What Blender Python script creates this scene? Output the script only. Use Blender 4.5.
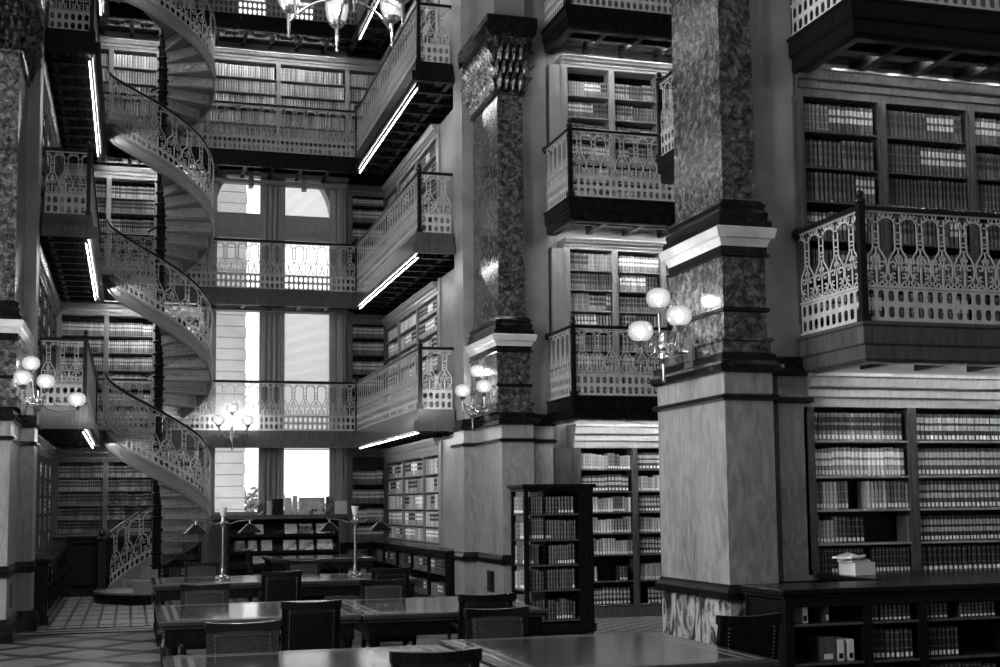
import bpy, math, random
from mathutils import Vector, Matrix
random.seed(7)
PI = math.pi
sc = bpy.context.scene
for o in list(bpy.data.objects): bpy.data.objects.remove(o, do_unlink=True)
C = bpy.data.collections.new('library'); sc.collection.children.link(C)

# ------------------------------------------------------------------ camera
F, YAW, PITCH, ROLL, SHIFT = 1.26335, .2844, .0919, .0109, .0549
EYE = 1.74
cam = bpy.data.cameras.new('camera'); camo = bpy.data.objects.new('camera', cam); C.objects.link(camo)
cam.sensor_width = 36; cam.lens = 36*F; cam.shift_y = SHIFT; cam.clip_end = 400
camo.matrix_world = (Matrix.Translation((0,0,EYE)) @ Matrix.Rotation(-YAW,4,'Z') @ Matrix.Rotation(PI/2+PITCH,4,'X') @ Matrix.Rotation(-ROLL,4,'Z'))
sc.camera = camo
# ------------------------------------------------------------------ light and exposure
sc.view_settings.view_transform = 'Standard'; sc.view_settings.look = 'None'
sc.view_settings.gamma = 1; sc.view_settings.use_curve_mapping = False
sc.view_settings.exposure = 2.05
w = bpy.data.worlds.new('overcast_sky'); sc.world = w; w.use_nodes = True
w.node_tree.nodes['Background'].inputs[0].default_value = (1,1,1,1)
w.node_tree.nodes['Background'].inputs[1].default_value = .56
def area(name, loc, rot, sx, sy, power):
    l = bpy.data.lights.new(name, 'AREA'); l.shape = 'RECTANGLE'; l.size = sx; l.size_y = sy; l.energy = power
    o = bpy.data.objects.new(name, l); C.objects.link(o); o.location = loc; o.rotation_euler = rot; return o
# area lights: daylight from unseen windows of the left bays, then added fill
area('daylight_left_bay', (-6.9,12.5,6.5), (0,-PI/2,0), 9, 4.0, 250)
area('daylight_left_bay', (-6.9,4.5,6.5), (0,-PI/2,0), 9, 4.0, 250)
area('added_rear_fill', (2,-7.8,6), (PI/2,0,0), 6, 8, 45)  # fill added behind the camera; no window stands there
area('unseen_skylight_fill', (1.9,10,14.9), (0,0,0), 4, 14, 15)  # weak fill added overhead for an unseen skylight; the ceiling is closed
po = area('daylight_back_window', (2.9,27.75,4.9), (-PI/2,0,0), 2.5, 8.2, 10); po.data.cycles.is_portal = True
po = area('daylight_upper_window', (2.9,27.75,13.0), (-PI/2,0,0), 2.6, 1.6, 10); po.data.cycles.is_portal = True
TUBE, GLOBE, BULB = 78.0, .23, 150.0

# ------------------------------------------------------------------ materials
class NT:
    def __init__(s, m): s.t = m.node_tree; s.n = s.t.nodes; s.l = s.t.links
    def inp(s, sock, v):
        if isinstance(v, (int,float)): sock.default_value = v
        elif isinstance(v, tuple): sock.default_value = v
        else: s.l.new(v, sock)
    def math(s, op, a, b=0.0, c=None):
        n = s.n.new('ShaderNodeMath'); n.operation = op; s.inp(n.inputs[0], a); s.inp(n.inputs[1], b)
        if c is not None: s.inp(n.inputs[2], c)
        return n.outputs[0]
    def mix(s, f, a, b):
        n = s.n.new('ShaderNodeMix'); n.data_type = 'FLOAT'; s.inp(n.inputs[0], f); s.inp(n.inputs[2], a); s.inp(n.inputs[3], b); return n.outputs[0]
    def coord(s, scale=(1,1,1)):
        g = s.n.new('ShaderNodeTexCoord'); m = s.n.new('ShaderNodeMapping'); m.inputs[3].default_value = scale
        s.l.new(g.outputs['Object'], m.inputs[0]); return m.outputs[0]
    def noise(s, co, scale, detail=4, rough=.55, dist=0.0):
        n = s.n.new('ShaderNodeTexNoise'); s.l.new(co, n.inputs['Vector']); n.inputs['Scale'].default_value = scale
        n.inputs['Detail'].default_value = detail; n.inputs['Roughness'].default_value = rough; n.inputs['Distortion'].default_value = dist
        return n.outputs[0]
    def ramp(s, f, stops):
        n = s.n.new('ShaderNodeValToRGB'); e = n.color_ramp.elements
        while len(e) < len(stops): e.new(.5)
        for x, (p, v) in zip(e, stops): x.position = p; x.color = (v,v,v,1)
        s.l.new(f, n.inputs[0]); return n.outputs[0]
def newmat(name, v=.5, rough=.5, metal=0.0, spec=.5):
    m = bpy.data.materials.new(name); m.use_nodes = True
    b = m.node_tree.nodes['Principled BSDF']
    b.inputs['Base Color'].default_value = (v,v,v,1); b.inputs['Roughness'].default_value = rough
    b.inputs['Metallic'].default_value = metal; b.inputs['Specular IOR Level'].default_value = spec
    return m, b, NT(m)
M = {}
def bump(nt, b, h, st, dist=.01):
    n = nt.n.new('ShaderNodeBump'); n.inputs['Strength'].default_value = st; n.inputs['Distance'].default_value = dist
    nt.l.new(h, n.inputs['Height']); nt.l.new(n.outputs[0], b.inputs['Normal'])
def noisy(name, stops, scale, rough=.5, cs=(1,1,1), detail=5, dist=0.0, metal=0.0, bst=0.0, spec=.5, nr=.55):
    m, b, nt = newmat(name, .5, rough, metal, spec)
    f = nt.noise(nt.coord(cs), scale, detail, nr, dist); c = nt.ramp(f, stops); nt.l.new(c, b.inputs['Base Color'])
    if bst: bump(nt, b, f, bst)
    M[name] = m; return m
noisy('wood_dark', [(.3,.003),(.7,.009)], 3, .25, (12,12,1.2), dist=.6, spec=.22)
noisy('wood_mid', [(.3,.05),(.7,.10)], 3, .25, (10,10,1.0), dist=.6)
noisy('wood_light', [(.3,.22),(.7,.32)], 3, .28, (10,10,1.0), dist=.5)
noisy('table_wood', [(.3,.03),(.7,.05)], 3, .14, (1,14,14), dist=.5, spec=1.0)
noisy('inlay', [(.3,.15),(.7,.20)], 3, .22, (1,14,14))
noisy('iron', [(.3,.46),(.7,.62)], 9, .38, metal=.1)
noisy('iron_dark', [(.3,.004),(.7,.010)], 7, .3, spec=.3)
noisy('grey_paint', [(.3,.24),(.7,.31)], 5, .35)
noisy('marble_light', [(.28,.17),(.5,.27),(.7,.34)], 1.6, .35, detail=9, nr=.65)
noisy('marble_wall', [(.28,.12),(.5,.18),(.7,.22)], 1.6, .4, detail=9, nr=.65)
noisy('granite', [(.38,.010),(.50,.055),(.62,.17),(.72,.36)], 13, .16, detail=10, nr=.75, dist=.5)
noisy('granite_dark', [(.4,.004),(.6,.014),(.72,.08)], 14, .12, detail=10, nr=.7)
noisy('black_marble', [(.45,.005),(.7,.015),(.8,.08)], 10, .14, detail=8, spec=.4)
noisy('white_marble', [(.3,.50),(.6,.72)], 3, .3, detail=8)
noisy('patterned_marble', [(.38,.02),(.46,.10),(.52,.34),(.66,.50)], 4.5, .25, (1,1,.55), detail=8, dist=1.6, nr=.6)
noisy('bronze', [(.4,.01),(.6,.10),(.7,.25)], 16, .25, metal=.6)
noisy('brass', [(.3,.36),(.7,.52)], 12, .25, metal=.9)
noisy('leather', [(.3,.003),(.7,.008)], 30, .42, spec=.2, bst=.1)
noisy('leather_grey', [(.3,.018),(.7,.035)], 30, .45, spec=.3, bst=.1)
noisy('white_paper', [(.3,.62),(.7,.74)], 3, .7)
noisy('plaster', [(.3,.12),(.7,.16)], 2, .8)
noisy('leaf', [(.3,.08),(.7,.22)], 6, .8)
noisy('ashlar', [(.3,.62),(.7,.72)], 4, .9)
# figured marble of the great lower panels: drifting vertical wood-like veins
m, b, nt = newmat('vein_marble', .3, .33)
f1 = nt.noise(nt.coord((1,1,.28)), 9, 8, .62, 1.8); f2 = nt.noise(nt.coord((1,1,.5)), 1.6, 4)
sp_ = nt.math('GREATER_THAN', nt.noise(nt.coord((1,1,.8)), 11, 1), .76)
v = nt.ramp(nt.math('ADD', nt.math('MULTIPLY', f1, .6), nt.math('MULTIPLY', f2, .4)), [(.36,.15),(.47,.24),(.53,.29),(.66,.38)])
nt.l.new(v, b.inputs['Base Color']); M['vein_marble'] = m
# book cloth: per-book tone from a colour attribute, bands and shelf labels on the spine from UV
m, b, nt = newmat('book_cloth', .3, .42)
at = nt.n.new('ShaderNodeAttribute'); at.attribute_name = 'bk'; se = nt.n.new('ShaderNodeSeparateColor'); nt.l.new(at.outputs['Color'], se.inputs[0])
uv = nt.n.new('ShaderNodeUVMap'); sx = nt.n.new('ShaderNodeSeparateXYZ'); nt.l.new(uv.outputs[0], sx.inputs[0])
base, sty, lab = se.outputs[0], se.outputs[1], se.outputs[2]; U, V = sx.outputs[0], sx.outputs[1]
def band(c, h): return nt.math('LESS_THAN', nt.math('ABSOLUTE', nt.math('SUBTRACT', V, c)), h)
spine = nt.math('GREATER_THAN', U, 0.0)
wide = nt.math('MULTIPLY', nt.math('MAXIMUM', band(.76,.10), band(.47,.09)), spine)
thin = nt.math('MULTIPLY', nt.math('MAXIMUM', nt.math('MAXIMUM', band(.90,.008), band(.64,.008)), nt.math('MAXIMUM', band(.36,.008), band(.12,.008))), spine)
isA = nt.math('LESS_THAN', sty, .34); isC = nt.math('GREATER_THAN', sty, .67)
v0 = nt.mix(nt.math('MULTIPLY', wide, nt.math('SUBTRACT', 1.0, isC)), base, nt.mix(isA, nt.math('MULTIPLY', base, .10), nt.math('MULTIPLY_ADD', base, 1.5, .34)))
v1 = nt.mix(thin, v0, nt.mix(isC, nt.math('MULTIPLY', v0, .3), nt.math('ADD', v0, .25)))
lb = nt.math('MULTIPLY', nt.math('MULTIPLY', band(.135,.075), spine), nt.math('GREATER_THAN', lab, .5))
inn = nt.math('LESS_THAN', nt.math('ABSOLUTE', nt.math('SUBTRACT', U, .55)), .33)
v2 = nt.mix(nt.math('MULTIPLY', lb, inn), v1, .72)
cc = nt.n.new('ShaderNodeCombineColor')
for i in range(3): nt.l.new(v2, cc.inputs[i])
nt.l.new(cc.outputs[0], b.inputs['Base Color']); M['book_cloth'] = m
# emitters
def emis(name, s, v=1.0):
    m = bpy.data.materials.new(name); m.use_nodes = True; nt = m.node_tree; nt.nodes.clear()
    e = nt.nodes.new('ShaderNodeEmission'); e.inputs[0].default_value = (v,v,v,1); e.inputs[1].default_value = s
    o = nt.nodes.new('ShaderNodeOutputMaterial'); nt.links.new(e.outputs[0], o.inputs[0]); M[name] = m; return m
emis('tube_glow', TUBE); emis('dim_tube_glow', 14.0); emis('bulb_glow', BULB)
# frosted globe glass lit from inside: translucent, glowing, darker at the rim
m = bpy.data.materials.new('globe_glass'); m.use_nodes = True; t = m.node_tree; t.nodes.clear()
e = t.nodes.new('ShaderNodeEmission'); tr = t.nodes.new('ShaderNodeBsdfTransparent'); gl = t.nodes.new('ShaderNodeBsdfGlossy'); gl.inputs['Roughness'].default_value = .15
lw = t.nodes.new('ShaderNodeLayerWeight'); lw.inputs[0].default_value = .35; mp = t.nodes.new('ShaderNodeMapRange')
mp.inputs[1].default_value = 0; mp.inputs[2].default_value = .9; mp.inputs[3].default_value = GLOBE; mp.inputs[4].default_value = GLOBE*.18
t.links.new(lw.outputs['Facing'], mp.inputs[0]); t.links.new(mp.outputs[0], e.inputs[1])
m1 = t.nodes.new('ShaderNodeMixShader'); m1.inputs[0].default_value = .25; m2 = t.nodes.new('ShaderNodeMixShader'); m2.inputs[0].default_value = .06
t.links.new(e.outputs[0], m1.inputs[1]); t.links.new(tr.outputs[0], m1.inputs[2]); t.links.new(m1.outputs[0], m2.inputs[1]); t.links.new(gl.outputs[0], m2.inputs[2])
ou = t.nodes.new('ShaderNodeOutputMaterial'); t.links.new(m2.outputs[0], ou.inputs[0]); M['globe_glass'] = m
# window glass and blind
def glassy(name, v, f, rough=.05):
    m = bpy.data.materials.new(name); m.use_nodes = True; t = m.node_tree; t.nodes.clear()
    a = t.nodes.new('ShaderNodeBsdfTransparent'); a.inputs[0].default_value = (v,v,v,1); g = t.nodes.new('ShaderNodeBsdfGlossy'); g.inputs['Roughness'].default_value = rough
    x = t.nodes.new('ShaderNodeMixShader'); x.inputs[0].default_value = f; o = t.nodes.new('ShaderNodeOutputMaterial')
    t.links.new(a.outputs[0], x.inputs[1]); t.links.new(g.outputs[0], x.inputs[2]); t.links.new(x.outputs[0], o.inputs[0]); M[name] = m
glassy('window_glass', .96, .04)
m = bpy.data.materials.new('blind_slat'); m.use_nodes = True; t = m.node_tree; t.nodes.clear()
a = t.nodes.new('ShaderNodeBsdfTranslucent'); a.inputs[0].default_value = (.62,)*3+(1,); d = t.nodes.new('ShaderNodeBsdfDiffuse'); d.inputs[0].default_value = (.8,)*3+(1,)
x = t.nodes.new('ShaderNodeMixShader'); x.inputs[0].default_value = .25; o = t.nodes.new('ShaderNodeOutputMaterial')
t.links.new(a.outputs[0], x.inputs[1]); t.links.new(d.outputs[0], x.inputs[2]); t.links.new(x.outputs[0], o.inputs[0]); M['blind_slat'] = m
# floors
def floor_mat(name, kind):
    m, b, nt = newmat(name, .2, .3)
    g = nt.n.new('ShaderNodeTexCoord'); s = nt.n.new('ShaderNodeSeparateXYZ'); nt.l.new(g.outputs['Object'], s.inputs[0])
    X, Y = s.outputs[0], s.outputs[1]
    def fr(a, p): return nt.math('FRACT', nt.math('DIVIDE', nt.math('ADD', a, 50.0), p))
    nz = nt.noise(nt.coord(), 7, 5)
    if kind == 'grid':     # grey square tiles with dark joints
        j = nt.math('MAXIMUM', nt.math('GREATER_THAN', fr(X,.235), .80), nt.math('GREATER_THAN', fr(Y,.95), .80))
        v = nt.mix(j, nt.math('MULTIPLY_ADD', nz, .34, .24), .008)
    elif kind == 'checker':
        ck = nt.math('LESS_THAN', nt.math('ABSOLUTE', nt.math('SUBTRACT', nt.math('FLOOR', nt.math('MULTIPLY', fr(X,.3), 2.0)), nt.math('FLOOR', nt.math('MULTIPLY', fr(Y,.3), 2.0)))), .5)
        v = nt.mix(ck, .03, nt.math('MULTIPLY_ADD', nz, .3, .22))
    else:                  # diamonds of dark and pale marble
        a_ = fr(nt.math('ADD', X, Y), 1.3); b_ = fr(nt.math('SUBTRACT', X, Y), 1.3)
        ck = nt.math('MAXIMUM', nt.math('LESS_THAN', a_, .22), nt.math('LESS_THAN', b_, .22))
        v = nt.mix(ck, nt.math('MULTIPLY_ADD', nz, .16, .07), .02)
    cc = nt.n.new('ShaderNodeCombineColor')
    for i in range(3): nt.l.new(v, cc.inputs[i])
    nt.l.new(cc.outputs[0], b.inputs['Base Color']); M[name] = m
floor_mat('tile_grid', 'grid'); floor_mat('tile_checker', 'checker'); floor_mat('tile_diamond', 'diamond')
m, b, nt = newmat('printed_cover', .4, .35)
oi = nt.n.new('ShaderNodeObjectInfo'); f = nt.noise(nt.coord(), 6, 2)
v = nt.ramp(nt.math('FRACT', nt.math('ADD', nt.math('MULTIPLY', f, 1.4), oi.outputs['Random'])), [(.15,.06),(.45,.35),(.6,.7),(.9,.5)])
nt.l.new(v, b.inputs['Base Color']); M['printed_cover'] = m

# ------------------------------------------------------------------ mesh building
class MB:
    def __init__(s): s.v = []; s.f = []; s.m = []; s.mi = 0; s.T = None
    def add(s, vs, fs):
        b = len(s.v)
        if s.T is not None: vs = [s.T(*p) for p in vs]
        s.v += [tuple(p) for p in vs]; s.f += [tuple(b+i for i in f) for f in fs]; s.m += [s.mi]*len(fs); return s
    def box(s, x0,x1,y0,y1,z0,z1):
        if x0 > x1: x0,x1 = x1,x0
        if y0 > y1: y0,y1 = y1,y0
        return s.add([(x0,y0,z0),(x1,y0,z0),(x1,y1,z0),(x0,y1,z0),(x0,y0,z1),(x1,y0,z1),(x1,y1,z1),(x0,y1,z1)],
              [(0,3,2,1),(4,5,6,7),(0,1,5,4),(1,2,6,5),(2,3,7,6),(3,0,4,7)])
    def bev(s, x0,x1,y0,y1,z0,z1,c=.006):   # box with chamfered top and bottom edges
        P = [(x0,y0),(x1,y0),(x1,y1),(x0,y1)]; I = [(x0+c,y0+c),(x1-c,y0+c),(x1-c,y1-c),(x0+c,y1-c)]
        return s.loft([[(x,y,z) for x,y in L] for L,z in ((I,z0),(P,z0+c),(P,z1-c),(I,z1))])
    def loft(s, rings, cap=True, closed=True):
        n = len(rings[0]); vs = [p for r in rings for p in r]; fs = []
        for i in range(len(rings)-1):
            for j in range(n if closed else n-1):
                k = (j+1) % n; fs.append((i*n+j, i*n+k, (i+1)*n+k, (i+1)*n+j))
        if cap and closed: fs += [tuple(reversed(range(n))), tuple((len(rings)-1)*n+j for j in range(n))]
        return s.add(vs, fs)
    def prism(s, pts, z0, z1): return s.loft([[(x,y,z0) for x,y in pts],[(x,y,z1) for x,y in pts]])
    def lathe(s, prof, cx=0, cy=0, cz=0, n=12):
        return s.loft([[(cx+r*math.cos(2*PI*j/n), cy+r*math.sin(2*PI*j/n), cz+z) for j in range(n)] for r,z in prof])
    def tube(s, pts, r, n=6):
        rs = r if isinstance(r,(list,tuple)) else [r]*len(pts); P = [Vector(p) for p in pts]; rings = []
        for i,p in enumerate(P):
            d = (P[min(i+1,len(P)-1)]-P[max(i-1,0)])
            d = d.normalized() if d.length > 1e-9 else Vector((0,0,1))
            a = Vector((0,0,1)) if abs(d.z) < .9 else Vector((1,0,0))
            u = d.cross(a).normalized(); w_ = d.cross(u)
            rings.append([tuple(p+(u*math.cos(2*PI*j/n)+w_*math.sin(2*PI*j/n))*rs[i]) for j in range(n)])
        return s.loft(rings)
    def sphere(s, c, r, n=10, m=6, sz=1.0):
        pr = [(max(1e-4,r*math.sin(PI*i/m)), -r*sz*math.cos(PI*i/m)) for i in range(m+1)]
        return s.lathe(pr, c[0], c[1], c[2], n)
    def build(s, name, mats, parent=None, loc=None, smooth=False):
        me = bpy.data.meshes.new(name); me.from_pydata(s.v, [], s.f)
        for x in (mats if isinstance(mats,(list,tuple)) else [mats]): me.materials.append(M[x])
        me.polygons.foreach_set('material_index', s.m)
        if smooth: me.polygons.foreach_set('use_smooth', [True]*len(s.f))
        me.update()
        o = bpy.data.objects.new(name, me); C.objects.link(o)
        if parent: o.parent = parent
        if loc: o.location = loc
        return o
def recalc(o):
    import bmesh
    bm = bmesh.new(); bm.from_mesh(o.data); bmesh.ops.recalc_face_normals(bm, faces=bm.faces); bm.to_mesh(o.data); bm.free(); return o
def tag(o, label, cat, group=None, kind=None):
    o['label'] = label; o['category'] = cat
    if group: o['group'] = group
    if kind: o['kind'] = kind
    return o
def thing(name, label, cat, loc=(0,0,0), rz=0, group=None):
    o = bpy.data.objects.new(name, None); C.objects.link(o); o.location = loc; o.rotation_euler = (0,0,rz); o.empty_display_size = .1
    return tag(o, label, cat, group)
def struct(name, mb, mat, label=None, cat=None):
    o = mb.build(name, mat); o['kind'] = 'structure'
    o['label'] = label or name.replace('_',' '); o['category'] = cat or name.split('_')[0]; return o
def dup(o, label=None, loc=None, rz=None):
    c = o.copy(); C.objects.link(c)
    if label: c['label'] = label
    if loc: c.location = loc
    if rz is not None: c.rotation_euler = (0,0,rz)
    for ch in o.children:
        d = ch.copy(); C.objects.link(d); d.parent = c
        for g in ch.children:
            e = g.copy(); C.objects.link(e); e.parent = d
    return c

# ------------------------------------------------------------------ plan
L = {1:3.31, 2:6.25, 3:9.16, 4:12.08}
X1 = 6.14; YA, WA = 9.62, 10.75; YB, WB = 17.20, 18.36
XC, XF, YC, YE = 4.53, -.695, 20.16, 26.25
WR, WL, WK = 5.63, -1.80, 27.35; TOP = 15.2

# ------------------------------------------------------------------ setting
mb = MB(); mb.box(-7.2,10.8,-8,19.6,-.2,0); struct('floor', mb, 'tile_diamond', 'marble floor of the reading hall laid in dark and pale diamonds', 'floor')
mb = MB(); mb.box(WL,WR,19.75,WK,-.19,.006); struct('floor_alcove', mb, 'tile_grid', 'grey square floor tiles in the window alcove', 'floor')
mb = MB(); mb.box(X1-.6,10.6,12.1,WB,-.19,.006); struct('floor_bay', mb, 'tile_checker', 'small checkered tiles in front of the middle bay', 'floor')
mb = MB()
for y0,y1 in ((19.60,19.72),(19.2,19.3),(18.9,18.96)): mb.box(-1.5,WR-.3,y0,y1,-.05,.012)
struct('trim_1', mb, 'black_marble', 'black border strips across the floor at the alcove', 'trim')
mb = MB(); mb.box(-1.5,WR-.3,19.3,19.6,-.05,.010); mb.box(-1.5,WR-.3,18.96,19.2,-.05,.010)
struct('trim_2', mb, 'marble_light', 'pale border bands across the floor at the alcove', 'trim')
mb = MB(); mb.box(-7.2,10.8,-8,28,TOP,TOP+.2); struct('ceiling', mb, 'plaster', 'high ceiling far above the hall')
mb = MB(); mb.box(6.22,10.6,WA+.30,12.0,0,TOP); struct('wall_right_near', mb, 'marble_wall', 'wall behind the nearest bookcases on the right', 'wall')
mb = MB(); mb.box(6.23,10.6,WB+.27,20.15,0,TOP); struct('wall_right_middle', mb, 'marble_wall', 'wall behind the bookcases of the middle bay', 'wall')
mb = MB(); mb.box(10.6,10.8,-8,WB,0,TOP); struct('wall_right', mb, 'plaster', 'outer wall at the far right')
mb = MB(); mb.box(WR,WR+.4,20.32,28,0,TOP); struct('wall_alcove_right', mb, 'plaster', 'right wall of the window alcove', 'wall')
mb = MB(); mb.box(WL-.4,WL,20.32,28,0,TOP); struct('wall_alcove_left', mb, 'plaster', 'left wall of the window alcove', 'wall')
mb = MB(); mb.box(-7.2,-2.62,18.36,20.3,0,TOP); struct('wall_left_far', mb, 'plaster', 'wall left of the left pier', 'wall')
mb = MB(); mb.box(-7.2,-7,-8,18.4,0,TOP); struct('wall_left', mb, 'plaster', 'outer wall at the far left')
mb = MB(); mb.box(-7.2,10.8,-8.2,-8,0,TOP); struct('wall_rear', mb, 'plaster', 'wall behind the viewer')
# back wall with the tall arched window pair and the upper windows
mb = MB(); K0, K1 = WK+.05, WK+.5
mb.box(WL,1.62,K0,K1,0,TOP); mb.box(4.22,WR,K0,K1,0,TOP); mb.box(1.62,4.22,K0,K1,0,1.58)
mb.box(1.62,4.22,K0,K1,9.12,12.1); mb.box(2.65,3.10,K0,K1,1.58,9.12)
mb.box(1.62,2.06,K0,K1,12.1,TOP); mb.box(3.80,4.22,K0,K1,12.1,TOP); mb.box(2.74,3.22,K0,K1,12.1,TOP); mb.box(2.06,3.80,K0,K1,14.0,TOP)
N = 10
for s in (-1,1):              # curved spandrels of the arch
    xo = 2.92+s*1.30
    pts = [(xo,8.0)]+[(2.92+s*1.27*math.cos(a), 8.05+1.35*math.sin(a)) for a in [i*PI/2/N*.86 for i in range(N+1)]]
    pts = [p for p in pts if p[1] <= 9.12]+[(2.92+s*1.27*math.cos(math.asin(min(1,1.07/1.35))), 9.12),(xo,9.12)]
    for i in range(1,len(pts)-2):
        a, b_, c = pts[i], pts[i+1], (xo, pts[i+1][1]); d = (xo, pts[i][1])
        mb.add([(a[0],K0,a[1]),(b_[0],K0,b_[1]),(c[0],K0,c[1]),(d[0],K0,d[1]),(a[0],K1,a[1]),(b_[0],K1,b_[1]),(c[0],K1,c[1]),(d[0],K1,d[1])],
               [(0,1,2,3),(4,7,6,5),(0,4,5,1),(1,5,6,2)])
recalc(struct('wall_back', mb, 'marble_wall', 'back wall around the tall arched window', 'wall'))
# window casings (each its own structure)
def window(i, x0, x1, z0, z1, bars, label):
    mb = MB(); y0, y1 = K0-.05, K0+.12
    mb.box(x0-.09,x0+.04,y0,y1,z0,z1); mb.box(x1-.04,x1+.09,y0,y1,z0,z1)
    for z,h in bars: mb.box(x0+.04,x1-.04,y0+.03,y1,z,z+h)
    o = struct('window_%d'%i, mb, 'wood_light', label, 'window')
    g = MB(); g.box(x0+.03,x1-.03,y1+.05,y1+.056,z0,z1); gg = g.build('window_glass','window_glass',o)
window(1, 1.66, 2.66, 1.58, 9.1, [(1.58,.07),(6.02,.12),(7.55,.08),(8.02,.08)], 'left half of the tall window, a stone wall showing outside')
window(2, 3.11, 4.17, 1.58, 9.1, [(1.58,.07),(6.02,.12),(7.55,.08),(8.02,.08)], 'right half of the tall window, hung with a pale blind')
window(3, 2.06, 2.74, 12.1, 14.0, [(12.4,.05),(13.0,.05)], 'left upper window behind the topmost gallery')
window(4, 3.22, 3.80, 12.1, 14.0, [(12.4,.05),(13.0,.05)], 'right upper window behind the topmost gallery')
mb = MB()
for a,b_ in ((1.70,2.63),(3.15,4.13)):
    mb.box(a,b_,K0-.03,K0+.10,7.63,8.02); mb.box(a+.1,b_-.1,K0-.05,K0-.03,7.72,7.94)
struct('trim_3', mb, 'wood_light', 'pale panels across the tall window at the second gallery', 'trim')
mb = MB()                     # reeded centre mullion and outer casings
for x in (2.66,2.77,2.88,2.99): mb.tube([(x+.055,K0-.02,1.58),(x+.055,K0-.02,9.0)], .05, 8)
for x0,x1 in ((1.44,1.58),(4.25,4.50)):
    mb.box(x0,x1,K0-.14,K0,0,3.0); mb.box(x0+.02,x1-.02,K0-.12,K0,3.3,5.95); mb.box(x0+.02,x1-.02,K0-.12,K0,6.2,8.9)
    mb.tube([((x0+x1)/2,K0-.14,1.5),((x0+x1)/2,K0-.14,5.9)], .05, 8); mb.tube([((x0+x1)/2,K0-.14,6.3),((x0+x1)/2,K0-.14,8.85)], .05, 8)
struct('trim_4', mb, 'wood_light', 'turned casings between and beside the tall windows', 'trim')
mb = MB(); mb.box(1.4,4.5,K0-.30,K0-.02,8.86,8.95); mb.box(1.4,4.5,K0-.22,K0-.02,8.72,8.80)
for x in (2.40,3.55): mb.box(x-.05,x+.05,K0-.24,K0-.02,8.64,8.92)
mb.box(1.35,4.6,K0-.28,K0,5.93,6.0)
struct('trim_5', mb, 'wood_light', 'moulded head rail over the tall window', 'trim')
mb = MB(); mb.box(1.45,4.5,K0-.34,K0+.1,1.50,1.58); struct('trim_6', mb, 'wood_mid', 'window sill above the magazine rack', 'trim')
# blinds in the right half of the window
for nm, z0, z1, lab in (('a',3.0,6.0,'white slatted blind half lowered in the right window'),('b',8.12,8.9,'short white blind in the arched top of the right window')):
    t_ = thing('window_blind', lab, 'blind', (3.64,K0+.06,z0)); mb = MB(); z = 0
    while z < z1-z0-.03: mb.add([(-.49,-.009,z),(.49,-.009,z),(.49,.009,z+.021),(-.49,.009,z+.021)], [(0,1,2,3)]); z += .024
    o = mb.build('slats','blind_slat',t_); mb = MB().bev(-.5,.5,-.02,.02,-.03,-.005); mb.build('bottom_rail','white_paper',t_)
# outside
t_ = MB()
for r in range(40):
    z0 = .0+r*.285; t_.box(-3,2.72 if r%2 else 2.70,31.9,32.4,z0,z0+.262)
t_.box(-3,2.68,31.94,32.4,0,11.4)
tag(t_.build('stone_wing','ashlar'), 'pale stone wing of the building seen through the left window', 'building')
mb = MB(); mb.box(-30,40,28.2,90,-4,-3.8); struct('ground_outside', mb, 'leaf', 'lawn outside the window', 'ground')
def tree(x, y, h, r, lab):
    t_ = thing('tree', lab, 'tree', (x,y,-3.8)); mb = MB(); mb.tube([(0,0,0),(.1,0,h*.5),(0,.1,h*.8)], [.25,.18,.06]); mb.build('trunk','wood_dark',t_)
    mb = MB()
    for i in range(900):
        a = random.random()*2*PI; ph = math.acos(random.uniform(-1,1)); q = r*random.uniform(.4,1)
        c = Vector((q*math.sin(ph)*math.cos(a), q*math.sin(ph)*math.sin(a), h*.75+q*.8*math.cos(ph))); s = .16
        u = Vector((random.uniform(-1,1),random.uniform(-1,1),random.uniform(-1,1))).normalized()*s; v_ = u.orthogonal().normalized()*s*.6
        mb.add([c-u,c+v_,c+u,c-v_], [(0,1,2,3)])
    mb.build('foliage','leaf',t_)
tree(5.6,58,6.6,1.9,'leafy tree outside low in the left window')
tree(8.6,70,6.0,1.9,'round tree outside low in the right window, left of the other')
tree(11.2,80,6.2,1.8,'distant tree outside at the right edge of the right window')

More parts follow.
